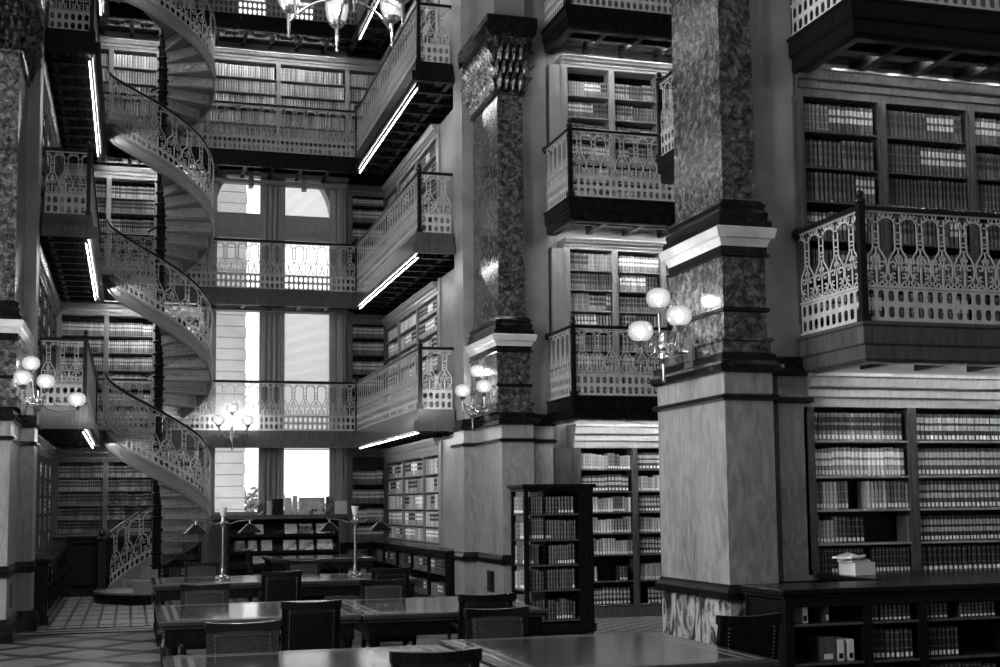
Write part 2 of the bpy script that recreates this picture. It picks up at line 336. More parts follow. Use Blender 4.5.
# ------------------------------------------------------------------ piers
def inset(poly, d):   # offset a CCW axis-aligned-ish polygon outwards by d
    n = len(poly); out = []
    for i in range(n):
        p0, p1, p2 = Vector(poly[i-1]), Vector(poly[i]), Vector(poly[(i+1)%n])
        a = (p1-p0).normalized(); b_ = (p2-p1).normalized(); na = Vector((a.y,-a.x)); nb = Vector((b_.y,-b_.x))
        k = (na+nb); out.append(tuple(p1 + k*(d/max(.3,k.dot(na)))))
    return out
def pier(label, foot, shaft, wings, capital=True, mir=None, dado='patterned_marble'):
    """foot: base footprint CCW; shaft: upper shaft footprint; wings: flat marble pilasters beside it (full height)"""
    def mm(p):
        p = [((2*mir-x), y) for x,y in p][::-1] if mir is not None else p
        return p
    foot, shaft = mm(foot), mm(shaft); wings = [mm(w_) for w_ in wings]
    x0 = sum(p[0] for p in foot)/len(foot); y0 = sum(p[1] for p in foot)/len(foot)
    rel = lambda P: [(x-x0, y-y0) for x,y in P]
    foot, shaft = rel(foot), rel(shaft); wings = [rel(w_) for w_ in wings]
    t_ = thing('stone_pier', label, 'pier', (x0,y0,0))
    def ring(name, prof, mat, P=foot, par=t_):
        m_ = MB(); m_.loft([[(x,y,z) for x,y in inset(P,d)] for z,d in prof]); return m_.build(name, mat, par)
    ring('plinth', [(0,.10),(.20,.10),(.26,.05),(.30,.02)], 'black_marble')
    ring('marble_dado', [(.30,.0),(.84,.0)], dado)
    if dado != 'patterned_marble':
        xs = [p[0] for p in foot]; ys = [p[1] for p in foot]; s_ = 1 if mir is not None else -1
        xf = (5.3-x0) if mir is None else (2*mir-5.3-x0)
        m_ = MB(); m_.box(xf-.006,xf+.006,18.55-y0,18.95-y0,.42,.74); m_.build('dark_inset','black_marble',t_)
        m_ = MB(); m_.box(xf+s_*-.14,xf+s_*-.40,18.054-y0,18.066-y0,.42,.74); m_.build('dark_inset','black_marble',t_)
    ring('base_moulding', [(.84,.01),(.86,.05),(.93,.05),(.97,.02),(1.0,.01)], 'black_marble')
    ring('lower_panel', [(1.0,.0),(2.67,.0)], 'vein_marble')
    ring('band_moulding', [(2.67,.01),(2.685,.045),(2.72,.045),(2.735,.01)], 'black_marble')
    ring('panel_block', [(2.735,.0),(2.93,.0)], 'vein_marble')
    ring('black_cornice', [(2.93,.02),(2.95,.05),(3.0,.06),(3.04,.03),(3.10,.03),(3.12,.0)], 'black_marble')
    up = inset(foot,-.02)
    ring('pedestal_base', [(3.12,.0),(3.22,.0),(3.235,.02),(3.26,.02),(3.27,-.01)], 'granite', shaft and inset(shaft,.07))
    ring('pedestal_die', [(3.27,0),(4.02,0)], 'granite', inset(shaft,.045))
    ring('die_moulding', [(3.50,.0),(3.51,.02),(3.54,.02),(3.55,0)], 'black_marble', inset(shaft,.05))
    ring('neck_band', [(4.02,.01),(4.03,.03),(4.05,.03),(4.06,.01),(4.12,.01)], 'granite_dark', inset(shaft,.05))
    ring('white_cornice', [(4.12,.01),(4.15,.02),(4.19,.04),(4.20,.065),(4.28,.085),(4.30,.06)], 'white_marble', inset(shaft,.05))
    ring('torus_base', [(4.30,.08),(4.36,.08),(4.38,.05),(4.44,.06),(4.48,.03),(4.52,.045),(4.57,.0)], 'black_marble', inset(shaft,.02))
    ring('shaft', [(4.57,0),(8.05,-.015)], 'granite', shaft)
    if capital:
        ring('capital_bell', [(8.02,.02),(8.06,.03),(8.08,0),(8.7,.03),(8.85,.10),(8.9,.13)], 'bronze', shaft)
        ring('abacus', [(8.9,.12),(8.94,.17),(9.1,.19),(9.2,.19),(9.24,.12)], 'black_marble', shaft)
        lv = MB(); n = len(shaft)
        for i in range(n):
            a = Vector(shaft[i]); b_ = Vector(shaft[(i+1)%n]); L_ = (b_-a).length
            if L_ < .2: continue
            d = (b_-a).normalized(); nn = Vector((d.y,-d.x)); k = max(3,round(L_/.11))
            for row,(z0,z1,o_) in enumerate(((8.08,8.34,.01),(8.26,8.52,.02),(8.46,8.76,.03))):
                for j in range(k+row%2):
                    c = a + d*(L_*(j+.5-.5*(row%2))/k); hw = .055
                    rr = []
                    for s_,(w2,out) in enumerate(((.5,.02),(1,.05),(.9,.07),(.75,.12),(.35,.16),(.12,.13))):
                        z = z0+(z1-z0)*[0,.35,.6,.85,1,.93][s_]
                        rr.append([(c.x+d.x*hw*w2*q+nn.x*(out+o_-.03*abs(q)+.025*(1-abs(q))), c.y+d.y*hw*w2*q+nn.y*(out+o_-.03*abs(q)+.025*(1-abs(q))), z) for q in (-1,-.5,0,.5,1)])
                    lv.loft(rr, cap=False, closed=False)
            for e in (a, b_):      # volutes under the abacus corners
                p = e+nn*.10; lv.sphere((p.x,p.y,8.84), .065, 8, 5); lv.sphere((p.x+nn.x*.02,p.y+nn.y*.02,8.74), .04, 6, 4)
        lv.build('acanthus_leaves','bronze',t_)
        ring('upper_block', [(9.24,.03),(15.1,.03)], 'marble_wall', shaft)
    else:
        ring('upper_shaft', [(8.05,-.015),(15.1,-.03)], 'granite', shaft)
    for w_ in wings: ring('side_pilaster', [(3.12,0),(15.1,0)], 'marble_light', w_)
    return t_
pier('nearest stone pier, with a dark mottled shaft over a veined marble base, at the right',
     [(5.2,10.47),(5.69,10.47),(5.69,10.90),(5.88,10.90),(5.88,10.72),(6.19,10.72),(6.19,12.0),(5.2,12.0)],
     [(5.29,10.58),(5.64,10.58),(5.64,11.66),(5.29,11.66)],
     [[(5.64,10.68),(5.80,10.68),(5.80,11.9),(5.64,11.9)], [(5.80,10.76),(6.17,10.76),(6.17,11.9),(5.80,11.9)]], capital=True)
pier('middle stone pier with carved leaf capital and half-lit marble base, in the centre',
     [(5.3,18.06),(5.80,18.06),(5.80,18.50),(5.90,18.50),(5.90,18.34),(6.2,18.34),(6.2,20.2),(5.1,20.2),(5.1,19.54),(5.3,19.54)],
     [(5.29,18.12),(5.72,18.12),(5.72,19.56),(5.29,19.56)],
     [[(5.74,18.36),(6.17,18.36),(6.17,19.9),(5.74,19.9)], [(5.13,19.62),(5.7,19.62),(5.7,20.18),(5.13,20.18)]], dado='marble_light')
pier('leftmost stone pier with three lit globes on its face, at the left edge',
     [(5.3,18.06),(5.80,18.06),(5.80,18.50),(5.90,18.50),(5.90,18.34),(6.2,18.34),(6.2,20.2),(5.1,20.2),(5.1,19.54),(5.3,19.54)],
     [(5.29,18.12),(5.72,18.12),(5.72,19.56),(5.29,19.56)],
     [[(5.74,18.36),(6.17,18.36),(6.17,19.9),(5.74,19.9)], [(5.13,19.62),(5.7,19.62),(5.7,20.18),(5.13,20.18)]], mir=1.87, dado='marble_light')

# ------------------------------------------------------------------ cast-iron balustrade pattern in (u, v, w) space
def ribbon(mb, pts, wd=.016, th=.006):
    n = len(pts); rings = []
    for i,(x,z) in enumerate(pts):
        a = pts[max(i-1,0)]; b_ = pts[min(i+1,n-1)]; dx, dz = b_[0]-a[0], b_[1]-a[1]; l = math.hypot(dx,dz) or 1
        nx, nz = -dz/l*wd/2, dx/l*wd/2
        rings.append([(x+nx,z+nz,-th/2),(x-nx,z-nz,-th/2),(x-nx,z-nz,th/2),(x+nx,z+nz,th/2)])
    mb.loft(rings)
def arc(cx, cz, r, a0, a1, n=8, r1=None):
    r1 = r if r1 is None else r1
    return [(cx+(r+(r1-r)*i/n)*math.cos(math.radians(a0+(a1-a0)*i/n)), cz+(r+(r1-r)*i/n)*math.sin(math.radians(a0+(a1-a0)*i/n))) for i in range(n+1)]
def module():   # one repeat, width 1 = .23 m, centred on u=0, v from 0 (deck) to .98
    mb = MB()
    for s in (-1,1):
        ribbon(mb, [(s*.031,.93),(s*.031,.665),(s*.040,.635),(s*.072,.595),(s*.098,.55),(s*.107,.49),(s*.104,.435),(s*.085,.385),(s*.055,.36),(s*.035,.345),(s*.022,.325)], .015)
        ribbon(mb, [(s*.031,.86),(s*.037,.895),(s*.055,.918),(s*.085,.93),(s*.115,.934)], .014)
        ribbon(mb, arc(s*.055,.505,.036, 90-s*60, 90+s*260 if s>0 else 90-260, 9, .010), .014)
        ribbon(mb, arc(s*.052,.420,.030, 270-s*30, 270+s*250 if s>0 else 270-250, 8, .010), .013)
        ribbon(mb, arc(s*.083,.352,.022, 0, 360, 7), .013)
        ribbon(mb, arc(s*.072,.958,.022, 0, 360, 7), .013)
        ribbon(mb, [(s*.012,.60),(s*.035,.575),(s*.012,.55)], .013)
    ribbon(mb, [(0,.60),(.020,.545),(0,.50),(-.020,.545),(0,.60)], .013)
    ribbon(mb, [(0,.50),(0,.325)], .018); ribbon(mb, [(0,.66),(0,.60)], .014)
    for z in (.70,.735,.80,.885,.66): ribbon(mb, [(-.031,z),(.031,z)], .013)
    return mb
def cell():     # one square opening of the pierced base band, unit .1 x .14, hole with rounded corners
    out = []; hw, hh = .05, .0715; iw, ih = .033, .052
    O = [(-hw,-hh),(0,-hh),(hw,-hh),(hw,0),(hw,hh),(0,hh),(-hw,hh),(-hw,0)]
    I = [(-iw*.8,-ih*.8),(0,-ih),(iw*.8,-ih*.8),(iw,0),(iw*.8,ih*.8),(0,ih),(-iw*.8,ih*.8),(-iw,0)]
    mb = MB(); t = .002
    for sgn in (-1,1):
        mb.add([(x,z,sgn*t) for x,z in O]+[(x,z,sgn*t) for x,z in I], [(i,(i+1)%8,8+(i+1)%8,8+i) if sgn>0 else (i,8+i,8+(i+1)%8,(i+1)%8) for i in range(8)])
    mb.add([(x,z,-t) for x,z in I]+[(x,z,t) for x,z in I], [(i,(i+1)%8,8+(i+1)%8,8+i) for i in range(8)])
    return mb
MOD, CELL = module(), cell()
def lattice(mb, length, fn, sub=1, pitch=.23, one_row=False):
    """lay the pattern along a rail of given length; fn(u, v, w) -> world point"""
    n = max(1, round(length/pitch)); k = length/n/.23; vm = (lambda v: .15+(v-.325)*.83/.655) if one_row else (lambda v: v)
    for i in range(n):
        c = (i+.5)*length/n
        mb.T = lambda x,z,w_: fn(c+x*k, vm(z), w_); mb.add(MOD.v, MOD.f)
    n = max(1, round(length/.1)); k = length/n/.1
    for i in range(n):
        c = (i+.5)*length/n
        for zc in ((.078,) if one_row else (.085,.228)):
            mb.T = lambda x,z,w_: fn(c+x*k, zc+z, w_); mb.add(CELL.v, CELL.f)
    steps = max(1, int(length/.12)) if sub > 1 else 1
    mb.T = lambda x,z,w_: fn(x,z,w_)
    for z,h,t in ((.0,.03,.03),(.145 if one_row else .300,.022,.026),(.97,.018,.02)):
        mb.loft([[(length*i/steps,z-h*.5+.01,-t/2),(length*i/steps,z+h*.5+.01,-t/2),(length*i/steps,z+h*.5+.01,t/2),(length*i/steps,z-h*.5+.01,t/2)] for i in range(steps+1)])
    mb.T = None

def sweep(mb, path, prof, side=1):
    """sweep closed profile [(offset, z)] along an open plan path with mitred corners; offset>0 is to the right of travel"""
    n = len(path); rings = []
    for i in range(n):
        p = Vector(path[i]); ds = []
        if i > 0: ds.append((p-Vector(path[i-1])).normalized())
        if i < n-1: ds.append((Vector(path[i+1])-p).normalized())
        ns = [Vector((d.y,-d.x))*side for d in ds]; k = ns[0] if len(ns) == 1 else (ns[0]+ns[1])/(1+ns[0].dot(ns[1]))
        rings.append([(p.x+k.x*o, p.y+k.y*o, z) for o,z in prof])
    mb.loft(rings)
def gallery(label, path, z, slabs, side, posts, fascia_mat='wood_dark', rails=True, endposts=()):
    """path: rail line; slabs: deck rectangles; side: +1 if the open side is right of travel"""
    t_ = thing('gallery', label, 'balcony', (path[0][0],path[0][1],z), 0, None)
    ox, oy = path[0]; R = [(x-ox,y-oy) for x,y in path]
    for i in range(len(R)-1):
        a = Vector(R[i]); b_ = Vector(R[i+1]); d = (b_-a).normalized(); nn = Vector((d.y,-d.x)); Ln = (b_-a).length
        mb = MB(); lattice(mb, Ln-.06, lambda u,v,w_: (a.x+d.x*(u+.03)+nn.x*w_, a.y+d.y*(u+.03)+nn.y*w_, v))
        mb.build('balustrade_panel','iron',t_)
    mb = MB(); sweep(mb, R, [(-.035,.985),(-.035,1.02),(-.02,1.035),(.02,1.035),(.035,1.02),(.035,.985)], side); mb.build('handrail','iron_dark',t_)
    for i in posts:
        x,y = R[i]; mb = MB(); mb.box(x-.03,x+.03,y-.03,y+.03,-.02,1.04); mb.box(x-.045,x+.045,y-.045,y+.045,-.01,.06)
        mb.lathe([(.02,1.04),(.05,1.055),(.05,1.075),(.02,1.09),(.035,1.12),(.03,1.15),(.003,1.17)], x, y, 0, 10); mb.build('corner_post','iron_dark',t_)
    for x,y in endposts:
        mb = MB(); mb.sphere((x-ox,y-oy,1.0), .06, 10, 6); mb.build('rail_boss','iron_dark',t_)
    mb = MB()
    sweep(mb, R, [(-.06,0),(.035,0),(.055,-.015),(.055,-.035),(.035,-.05),(.035,-.19),(-.06,-.19)], side); mb.build('fascia', fascia_mat, t_)
    mb = MB()
    sweep(mb, R, [(-.06,-.19),(.03,-.19),(.03,-.20),(.005,-.215),(.005,-.33),(-.02,-.35),(-.06,-.36),(-.14,-.36),(-.14,-.19)], side); mb.build('lower_fascia', fascia_mat, t_)
    mb = MB()
    for x0,x1,y0,y1 in slabs: mb.box(x0-ox,x1-ox,y0-oy,y1-oy,-.20,-.01)
    mb.build('deck','wood_dark',t_)
    mb = MB()                                        # coffered underside
    for x0,x1,y0,y1 in slabs:
        lx, ly = x1-x0, y1-y0; n = max(2, round(max(lx,ly)/.6))
        for i in range(n+1):
            if lx > ly: c = x0+.04+(lx-.08)*i/n; mb.box(c-.04-ox,c+.04-ox,y0-oy,y1-oy,-.30,-.2)
            else: c = y0+.04+(ly-.08)*i/n; mb.box(x0-ox,x1-ox,c-.04-oy,c+.04-oy,-.30,-.2)
            if i < n:                                 # raised field of each coffer
                e = (lx if lx > ly else ly)/n*.25
                if lx > ly: mb.bev(c+e-ox,c+3*e-ox,y0+.3-oy,y1-.3-oy,-.235,-.2,.015)
                else: mb.bev(x0+.3-ox,x1-.3-ox,c+e-oy,c+3*e-oy,-.235,-.2,.015)
        if lx > ly: mb.box(x0-ox,x1-ox,(y0+y1)/2-.04-oy,(y0+y1)/2+.04-oy,-.28,-.2)
        else: mb.box((x0+x1)/2-.04-ox,(x0+x1)/2+.04-ox,y0-oy,y1-oy,-.28,-.2)
    mb.build('coffered_soffit','wood_dark',t_)
    return t_
def strip(label, p0, p1, r=.012, mat='tube_glow'):
    d = Vector(p1)-Vector(p0); t_ = thing('strip_light', label, 'light', p0); mb = MB(); mb.tube([(0,0,0),tuple(d)], r, 8); mb.build('tube',mat,t_)
    u = d.normalized(); n = Vector((-u.y,u.x,0))*.022; mb = MB(); q = [n+Vector((0,0,.02)), -n+Vector((0,0,.02)), -n+Vector((0,0,.05)), n+Vector((0,0,.05))]
    mb.loft([[tuple(k) for k in q],[tuple(k+d) for k in q]])
    if r > .0075: mb.build('housing','iron_dark',t_)
    mb = MB(); mb.sphere((0,0,0), .028, 8, 5); mb.build('socket','iron_dark',t_)
ORD = {1:'first',2:'second',3:'third',4:'topmost'}
XR = 10.5
for lv in (1,2):
    gallery('%s gallery over the nearest right bookcases, with %s' % (ORD[lv], 'full lace railing in view' if lv == 1 else 'only railing foot in view'),
            [(X1,WA-.04),(X1,YA),(XR,YA)], L[lv], [(X1+.05,XR,YA+.05,WA)], 1, (1,), fascia_mat='wood_mid' if lv == 1 else 'wood_dark', endposts=[(X1,WA-.04)])  # lighter wood on the first fascia stands in for its reflections
    strip('strip light under the %s nearest right gallery' % ORD[lv], (X1+.2,WA-.42,L[lv]-.225), (XR-.2,WA-.42,L[lv]-.225), .0095 if lv == 1 else .008)
for lv in (1,2,3):
    gallery('%s gallery of the middle bay, right of the middle pier' % ORD[lv],
            [(X1,WB-.04),(X1,YB),(XR,YB)], L[lv], [(X1+.05,XR,YB+.05,WB)], 1, (1,), endposts=[(X1,WB-.04)])
    strip('strip light under the %s middle-bay gallery' % ORD[lv], (X1+.2,WB-.42,L[lv]-.225), (XR-.2,WB-.42,L[lv]-.225))
gallery('small dark gallery end just left of the nearest pier shaft', [(6.62,13.2),(6.62,15.0),(8.6,15.0)], L[2], [(6.67,8.6,13.2,14.95)], -1, (1,))
for lv in (1,2,3,4):
    xa = -1.27 if lv else 0
    gallery('%s gallery running round three sides of the window alcove' % ORD[lv],
            [(5.10,YC),(XC,YC),(XC,YE),(XF,YE),(XF,YC),(-1.36,YC)], L[lv],
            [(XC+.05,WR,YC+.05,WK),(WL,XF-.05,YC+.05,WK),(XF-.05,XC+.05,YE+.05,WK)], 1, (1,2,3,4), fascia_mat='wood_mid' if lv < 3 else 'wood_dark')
    strip('strip light under the right arm of the %s alcove gallery' % ORD[lv], (XC+.035,YC+.2,L[lv]-.3665), (XC+.035,YE-.2,L[lv]-.3665), .007, 'dim_tube_glow')
    strip('added bookcase light high against the right alcove wall, %s gallery' % ORD[lv], (WR-.50,YC+.3,L[lv]-.225), (WR-.50,YE+.4,L[lv]-.225), .009)  # extra tube added near the wall to brighten the right alcove books
    strip('strip light under the left arm of the %s alcove gallery' % ORD[lv], (XF-.035,YC+.2,L[lv]-.3665), (XF-.035,YE-.2,L[lv]-.3665), .007, 'dim_tube_glow')
    strip('strip light under the back of the %s alcove gallery' % ORD[lv], (XF+.1,YE+.25,L[lv]-.225), (1.3,YE+.25,L[lv]-.225), .007)
strip('strip light under the topmost alcove gallery above the window', (1.5,YE+.25,L[4]-.225), (XC-.3,YE+.25,L[4]-.225), .007)

# ------------------------------------------------------------------ books
BK = []      # stuff books: (matrix, width, depth, height, base, style, label)
IND = []     # individual books: (world matrix, w, d, h, base, style, label, groupkey)
def book_mesh(w_, d, h, base, sty, lab, name='book'):
    bv = []; bf = []; uvs = []
    q_ = w_*.42; sp = [(0,q_),(w_*.14,q_*.42),(w_*.5,0),(w_*.86,q_*.42),(w_,q_)]; t = min(.004, w_*.16)
    poly = sp+[(w_,d),(w_-t,d),(w_-t,.018+q_),(t,.018+q_),(t,d),(0,d)]; n = len(poly)
    for z in (0,h):
        bv += [(x,y,z) for x,y in poly]
    for i in range(n):
        j = (i+1)%n; bf.append((i,j,n+j,n+i)); s_ = i < 4
        ua, ub = (poly[i][0]/w_*.9+.1, poly[j][0]/w_*.9+.1) if s_ else (-1,-1); uvs += [(ua,0),(ub,0),(ub,1),(ua,1)]
    for k,zz in ((0,0),(n,h)):
        q = list(range(n)); 
        cap = [tuple(k+i for i in (0,1,2,3,4,5,6,7,8,9,10))]
        for c_ in cap: bf.append(c_ if zz else tuple(reversed(c_))); uvs += [(-1,.3)]*len(c_)
    b0 = len(bv); nb = len(bf)
    bv += [(x,y,z) for z in (.004,h-.005) for x,y in ((t,.018+q_),(w_-t,.018+q_),(w_-t,d-.004),(t,d-.004))]
    for f in ((0,3,2,1),(4,5,6,7),(0,1,5,4),(1,2,6,5),(2,3,7,6),(3,0,4,7)): bf.append(tuple(b0+i for i in f)); uvs += [(-1,.3)]*4
    me = bpy.data.meshes.new(name); me.from_pydata(bv,[],bf); me.materials.append(M['book_cloth']); me.materials.append(M['white_paper'])
    for i,p in enumerate(me.polygons): p.material_index = 1 if i >= nb else 0
    ul = me.uv_layers.new(name='UVMap'); ul.data.foreach_set('uv', [c for q in uvs for c in q])
    ca = me.color_attributes.new('bk','FLOAT_COLOR','POINT'); ca.data.foreach_set('color', [base,sty,lab,1]*len(bv)); return me
def row(Mx, x0, x1, z, depth0, spec, maxh, out, key=None, lean=True):
    """fill a shelf from x0 to x1 with books; spec = dict(w, h, base, sty, lab, gap, run)"""
    x = x0+.01; rnd = random.Random(hash((round(Mx[0][3]*100),round(Mx[1][3]*100),round(x0*100),round(z*100)))&0xffffff)
    while x < x1-.03:
        run = rnd.randint(*spec.get('run',(5,12))); wv = rnd.uniform(*spec.get('w',(.035,.05))); hv = min(maxh-.03, rnd.uniform(*spec.get('h',(.22,.25))))
        base = rnd.uniform(*spec.get('base',(.1,.3))); sty = spec['sty'] if 'sty' in spec else rnd.random(); lab = 1.0 if rnd.random() < spec.get('lab',0) else 0.0
        if rnd.random() < spec.get('gap',0): x += rnd.uniform(.08,.28); continue
        for i in range(run):
            ww = wv*rnd.uniform(.94,1.06)
            if x+ww > x1-.005: x = x1; break
            out.append((Mx, (x, depth0+rnd.uniform(0,.012), z), ww*.93, .19, hv*rnd.uniform(.98,1.0), base*rnd.uniform(.6,1.4), sty, lab, key)); x += ww
BOOKCASES = 0
def bookcase(label, loc, rz, W, z0, z1, bays, shelves, specs, frame_mat='wood_light', depth=.30, cornice=.18, base=.12, out=None, keyer=None, back='wood_dark', shelfmat=None, corn_mat=None, side=.05):
    """local x along the wall, y into it; bays: x of divider centres incl. both ends; shelves: heights of shelf tops"""
    t_ = thing('bookcase', label, 'bookcase', loc, rz); H = z1-z0; out = BK if out is None else out
    Mx = Matrix.Translation(loc) @ Matrix.Rotation(rz,4,'Z')
    mb = MB(); mb.box(0,W,depth-.02,depth,0,H); mb.build('back_panel', back, t_)
    for i,x in enumerate(bays):
        hw = side if 0 < i < len(bays)-1 else side*1.1
        mb = MB(); mb.box(x-hw,x+hw,-.0,.03,base,H-cornice); mb.box(x-hw*.45,x+hw*.45,-.012,.0,base+.05,H-cornice-.05); mb.box(x-.02,x+.02,.03,depth-.02,base,H-cornice)
        mb.build('upright', frame_mat, t_)
    if cornice:
        mb = MB(); c = cornice
        mb.loft([[(-.02,y,z),(W+.02,y,z),(W+.02,depth,z),(-.02,depth,z)] for z,y in ((H-c,.0),(H-c*.72,-.01),(H-c*.70,-.03),(H-c*.45,-.035),(H-c*.40,-.07),(H-c*.12,-.10),(H-c*.10,-.12),(H,-.12))]); mb.build('cornice', corn_mat or frame_mat, t_)
    if base:
        mb = MB(); mb.box(0,W,-.005,depth,0,base); mb.box(0,W,-.02,.0,0,base*.6); mb.build('base_board', frame_mat, t_)
    zs = [s_-z0 for s_ in shelves]; tops = zs[1:]+[H-cornice]
    for bi in range(len(bays)-1):
        a, b_ = bays[bi]+.022, bays[bi+1]-.022
        for si,(z,zt) in enumerate(zip(zs,tops)):
            mb = MB(); mb.bev(a,b_,.008,depth-.02,z-.022,z,.004); mb.build('shelf', shelfmat or frame_mat, t_)
            sp = specs(bi,si) if callable(specs) else specs
            if sp: row(Mx, a, b_, z+.001, .035, sp, zt-z-.02, keyer(bi,si)[0] if keyer else out, keyer(bi,si)[1] if keyer else None)
    return t_
light = dict(w=(.045,.06), h=(.26,.30), base=(.30,.65))
midb = dict(w=(.036,.052), h=(.24,.28), base=(.04,.30))
darkb = dict(w=(.034,.05), h=(.23,.26), base=(.03,.12))
def pick(*s_): return lambda bi,si: random.Random(bi*31+si*7+len(s_)).choice(s_)
# --- nearest right bookcases
XA0, DB = 6.20, 10.72
def keyA(bi,si): return (IND, ('near',bi,si))
def specA(bi,si):
    top = 4-si
    if bi == 0:
        return [dict(w=(.042,.050),h=(.27,.29),base=(.16,.30),sty=.5,lab=1,run=(6,10)), dict(w=(.034,.048),h=(.25,.28),base=(.05,.5),sty=.2,lab=.9,run=(2,6)),
                dict(w=(.034,.046),h=(.25,.29),base=(.03,.35),sty=.9,lab=1,run=(2,6),gap=.08), dict(w=(.034,.05),h=(.22,.29),base=(.01,.30),sty=.9,lab=.8,run=(1,4),gap=.2), dict(w=(.034,.044),h=(.24,.27),base=(.01,.03),sty=.9,lab=.95,run=(5,9),gap=.2)][top]
    return [dict(w=(.045,.05),h=(.27,.28),base=(.03,.06),sty=.1,lab=1,run=(8,12)), dict(w=(.045,.05),h=(.27,.28),base=(.04,.07),sty=.1,lab=1,run=(9,14)),
            dict(w=(.045,.05),h=(.27,.28),base=(.03,.05),sty=.1,lab=1,run=(9,14)), dict(w=(.04,.045),h=(.24,.25),base=(.01,.02),sty=.15,lab=1,run=(9,14)), dict(w=(.055,.06),h=(.28,.29),base=(.008,.015),sty=.9,lab=1,run=(8,14))][top]
bookcase('bookcase of law reports behind the counter, nearest on the right', (XA0,DB,1.0), 0, 4.3, 1.0, 2.96, [.0,1.13,2.33,3.5,4.28], [1.05,1.34,1.66,1.98,2.32], specA, out=IND, keyer=keyA, base=.05, cornice=.32, frame_mat='wood_mid', shelfmat='wood_light', corn_mat='wood_light')
bookcase('dim bookcase behind the nearest lace railing, upper right', (XA0,DB,L[1]), 0, 4.3, L[1], 5.96, [.0,.93,1.96,3.0,4.28], [3.5,3.9,4.28,4.66,5.0,5.36], dict(w=(.042,.052),h=(.27,.30),base=(.02,.10)), cornice=.27, frame_mat='wood_mid')
# --- middle bay bookcases
def specB(bi,si):
    return random.Random(bi*5+si).choice([dict(w=(.035,.05),h=(.20,.26),base=(.02,.5),sty=.9,lab=.9,run=(1,5),gap=.12), dict(w=(.05,.06),h=(.24,.26),base=(.015,.04),sty=.1,lab=.9,run=(5,9),gap=.12)])
bookcase('ground bookcase of the middle bay, behind the free-standing bookcase', (6.54,WB-.06,0), 0, 3.9, 0, 2.96, [.04,.98,1.95,2.9,3.86], [.20,.56,.96,1.29,1.61,1.93,2.27], specB, cornice=.36, base=.17, frame_mat='wood_mid', corn_mat='wood_light')
mb = MB(); mb.box(6.22,6.53,WB-.03,WB+.2,.2,2.6); mb.box(6.28,6.47,WB-.05,WB-.03,.9,2.5); struct('trim_7', mb, 'wood_mid', 'plain panel between the middle pier and its bookcase', 'trim')
for lv,sh,lab in ((1,[3.5,3.8,4.12,4.43,4.74,5.07,5.38],'bookcase on the first gallery of the middle bay'),(2,[6.45,6.80,7.15,7.48,7.83,8.18],'bookcase on the second gallery of the middle bay')):
    bookcase(lab, (6.42,WB-.05,L[lv]), 0, 4.0, L[lv], (5.86 if lv == 1 else 8.78), [.04,.84,1.66,2.5,3.2,3.96], sh, midb if lv == 1 else dict(w=(.034,.05),h=(.23,.26),base=(.06,.3)), cornice=.16)
    mb = MB(); mb.box(6.22,6.41,WB-.03,WB+.2,L[lv],L[lv]+2.4); struct('trim_%d'%(7+lv), mb, 'grey_paint', 'pale door panel beside the middle-bay bookcase on gallery %d' % lv, 'trim')
# --- alcove right wall (faces -X): local x runs towards the camera
shG = [1.07,1.36,1.68,2.0,2.33]; shU = lambda z: [z+.2+.36*i for i in range(7)]
bookcase('ground bookcase on the right wall of the window alcove', (WR-.30,27.2,.98), -PI/2, 5.0, .98, 2.96, [.03,1.8,3.7,4.97], shG, light, cornice=.30, base=.05, frame_mat='wood_light', side=.035)
for lv in (1,2,3): bookcase('bookcase on the right wall of the alcove, %s gallery' % ORD[lv], (WR-.30,27.2,L[lv]), -PI/2, 5.0, L[lv], L[lv]+2.50, [.03,1.4,3.2,4.97], shU(L[lv])[:6], [None,light,midb,midb][lv], cornice=.22, frame_mat='wood_light', side=.035)
mb = MB()
for z0,z1 in ((.0,2.9),(3.35,5.85),(6.3,8.7),(9.2,11.6)): mb.box(WR-.28,WR-.02,20.35,22.15,z0,z1); mb.box(WR-.32,WR-.28,20.5,20.65,z0,z1); mb.box(WR-.32,WR-.28,22.0,22.15,z0,z1)
struct('trim_10', mb, 'marble_light', 'pale wall panels between the alcove bookcases and the middle pier', 'trim')
# --- alcove left wall (faces +X)
bookcase('ground bookcase on the left wall of the window alcove', (WL+.30,20.3,.98), PI/2, 6.6, .98, 2.90, [.04,1.3,2.6,3.9,5.2,6.56], shG, midb, cornice=.2, base=.05, frame_mat='wood_mid')
for lv in (1,2,3): bookcase('bookcase on the left wall of the alcove, %s gallery' % ORD[lv], (WL+.30,20.3,L[lv]), PI/2, 6.6, L[lv], L[lv]+2.50, [.04,1.3,2.6,3.9,5.2,6.56], shU(L[lv])[:6], midb, cornice=.22, frame_mat='wood_mid')
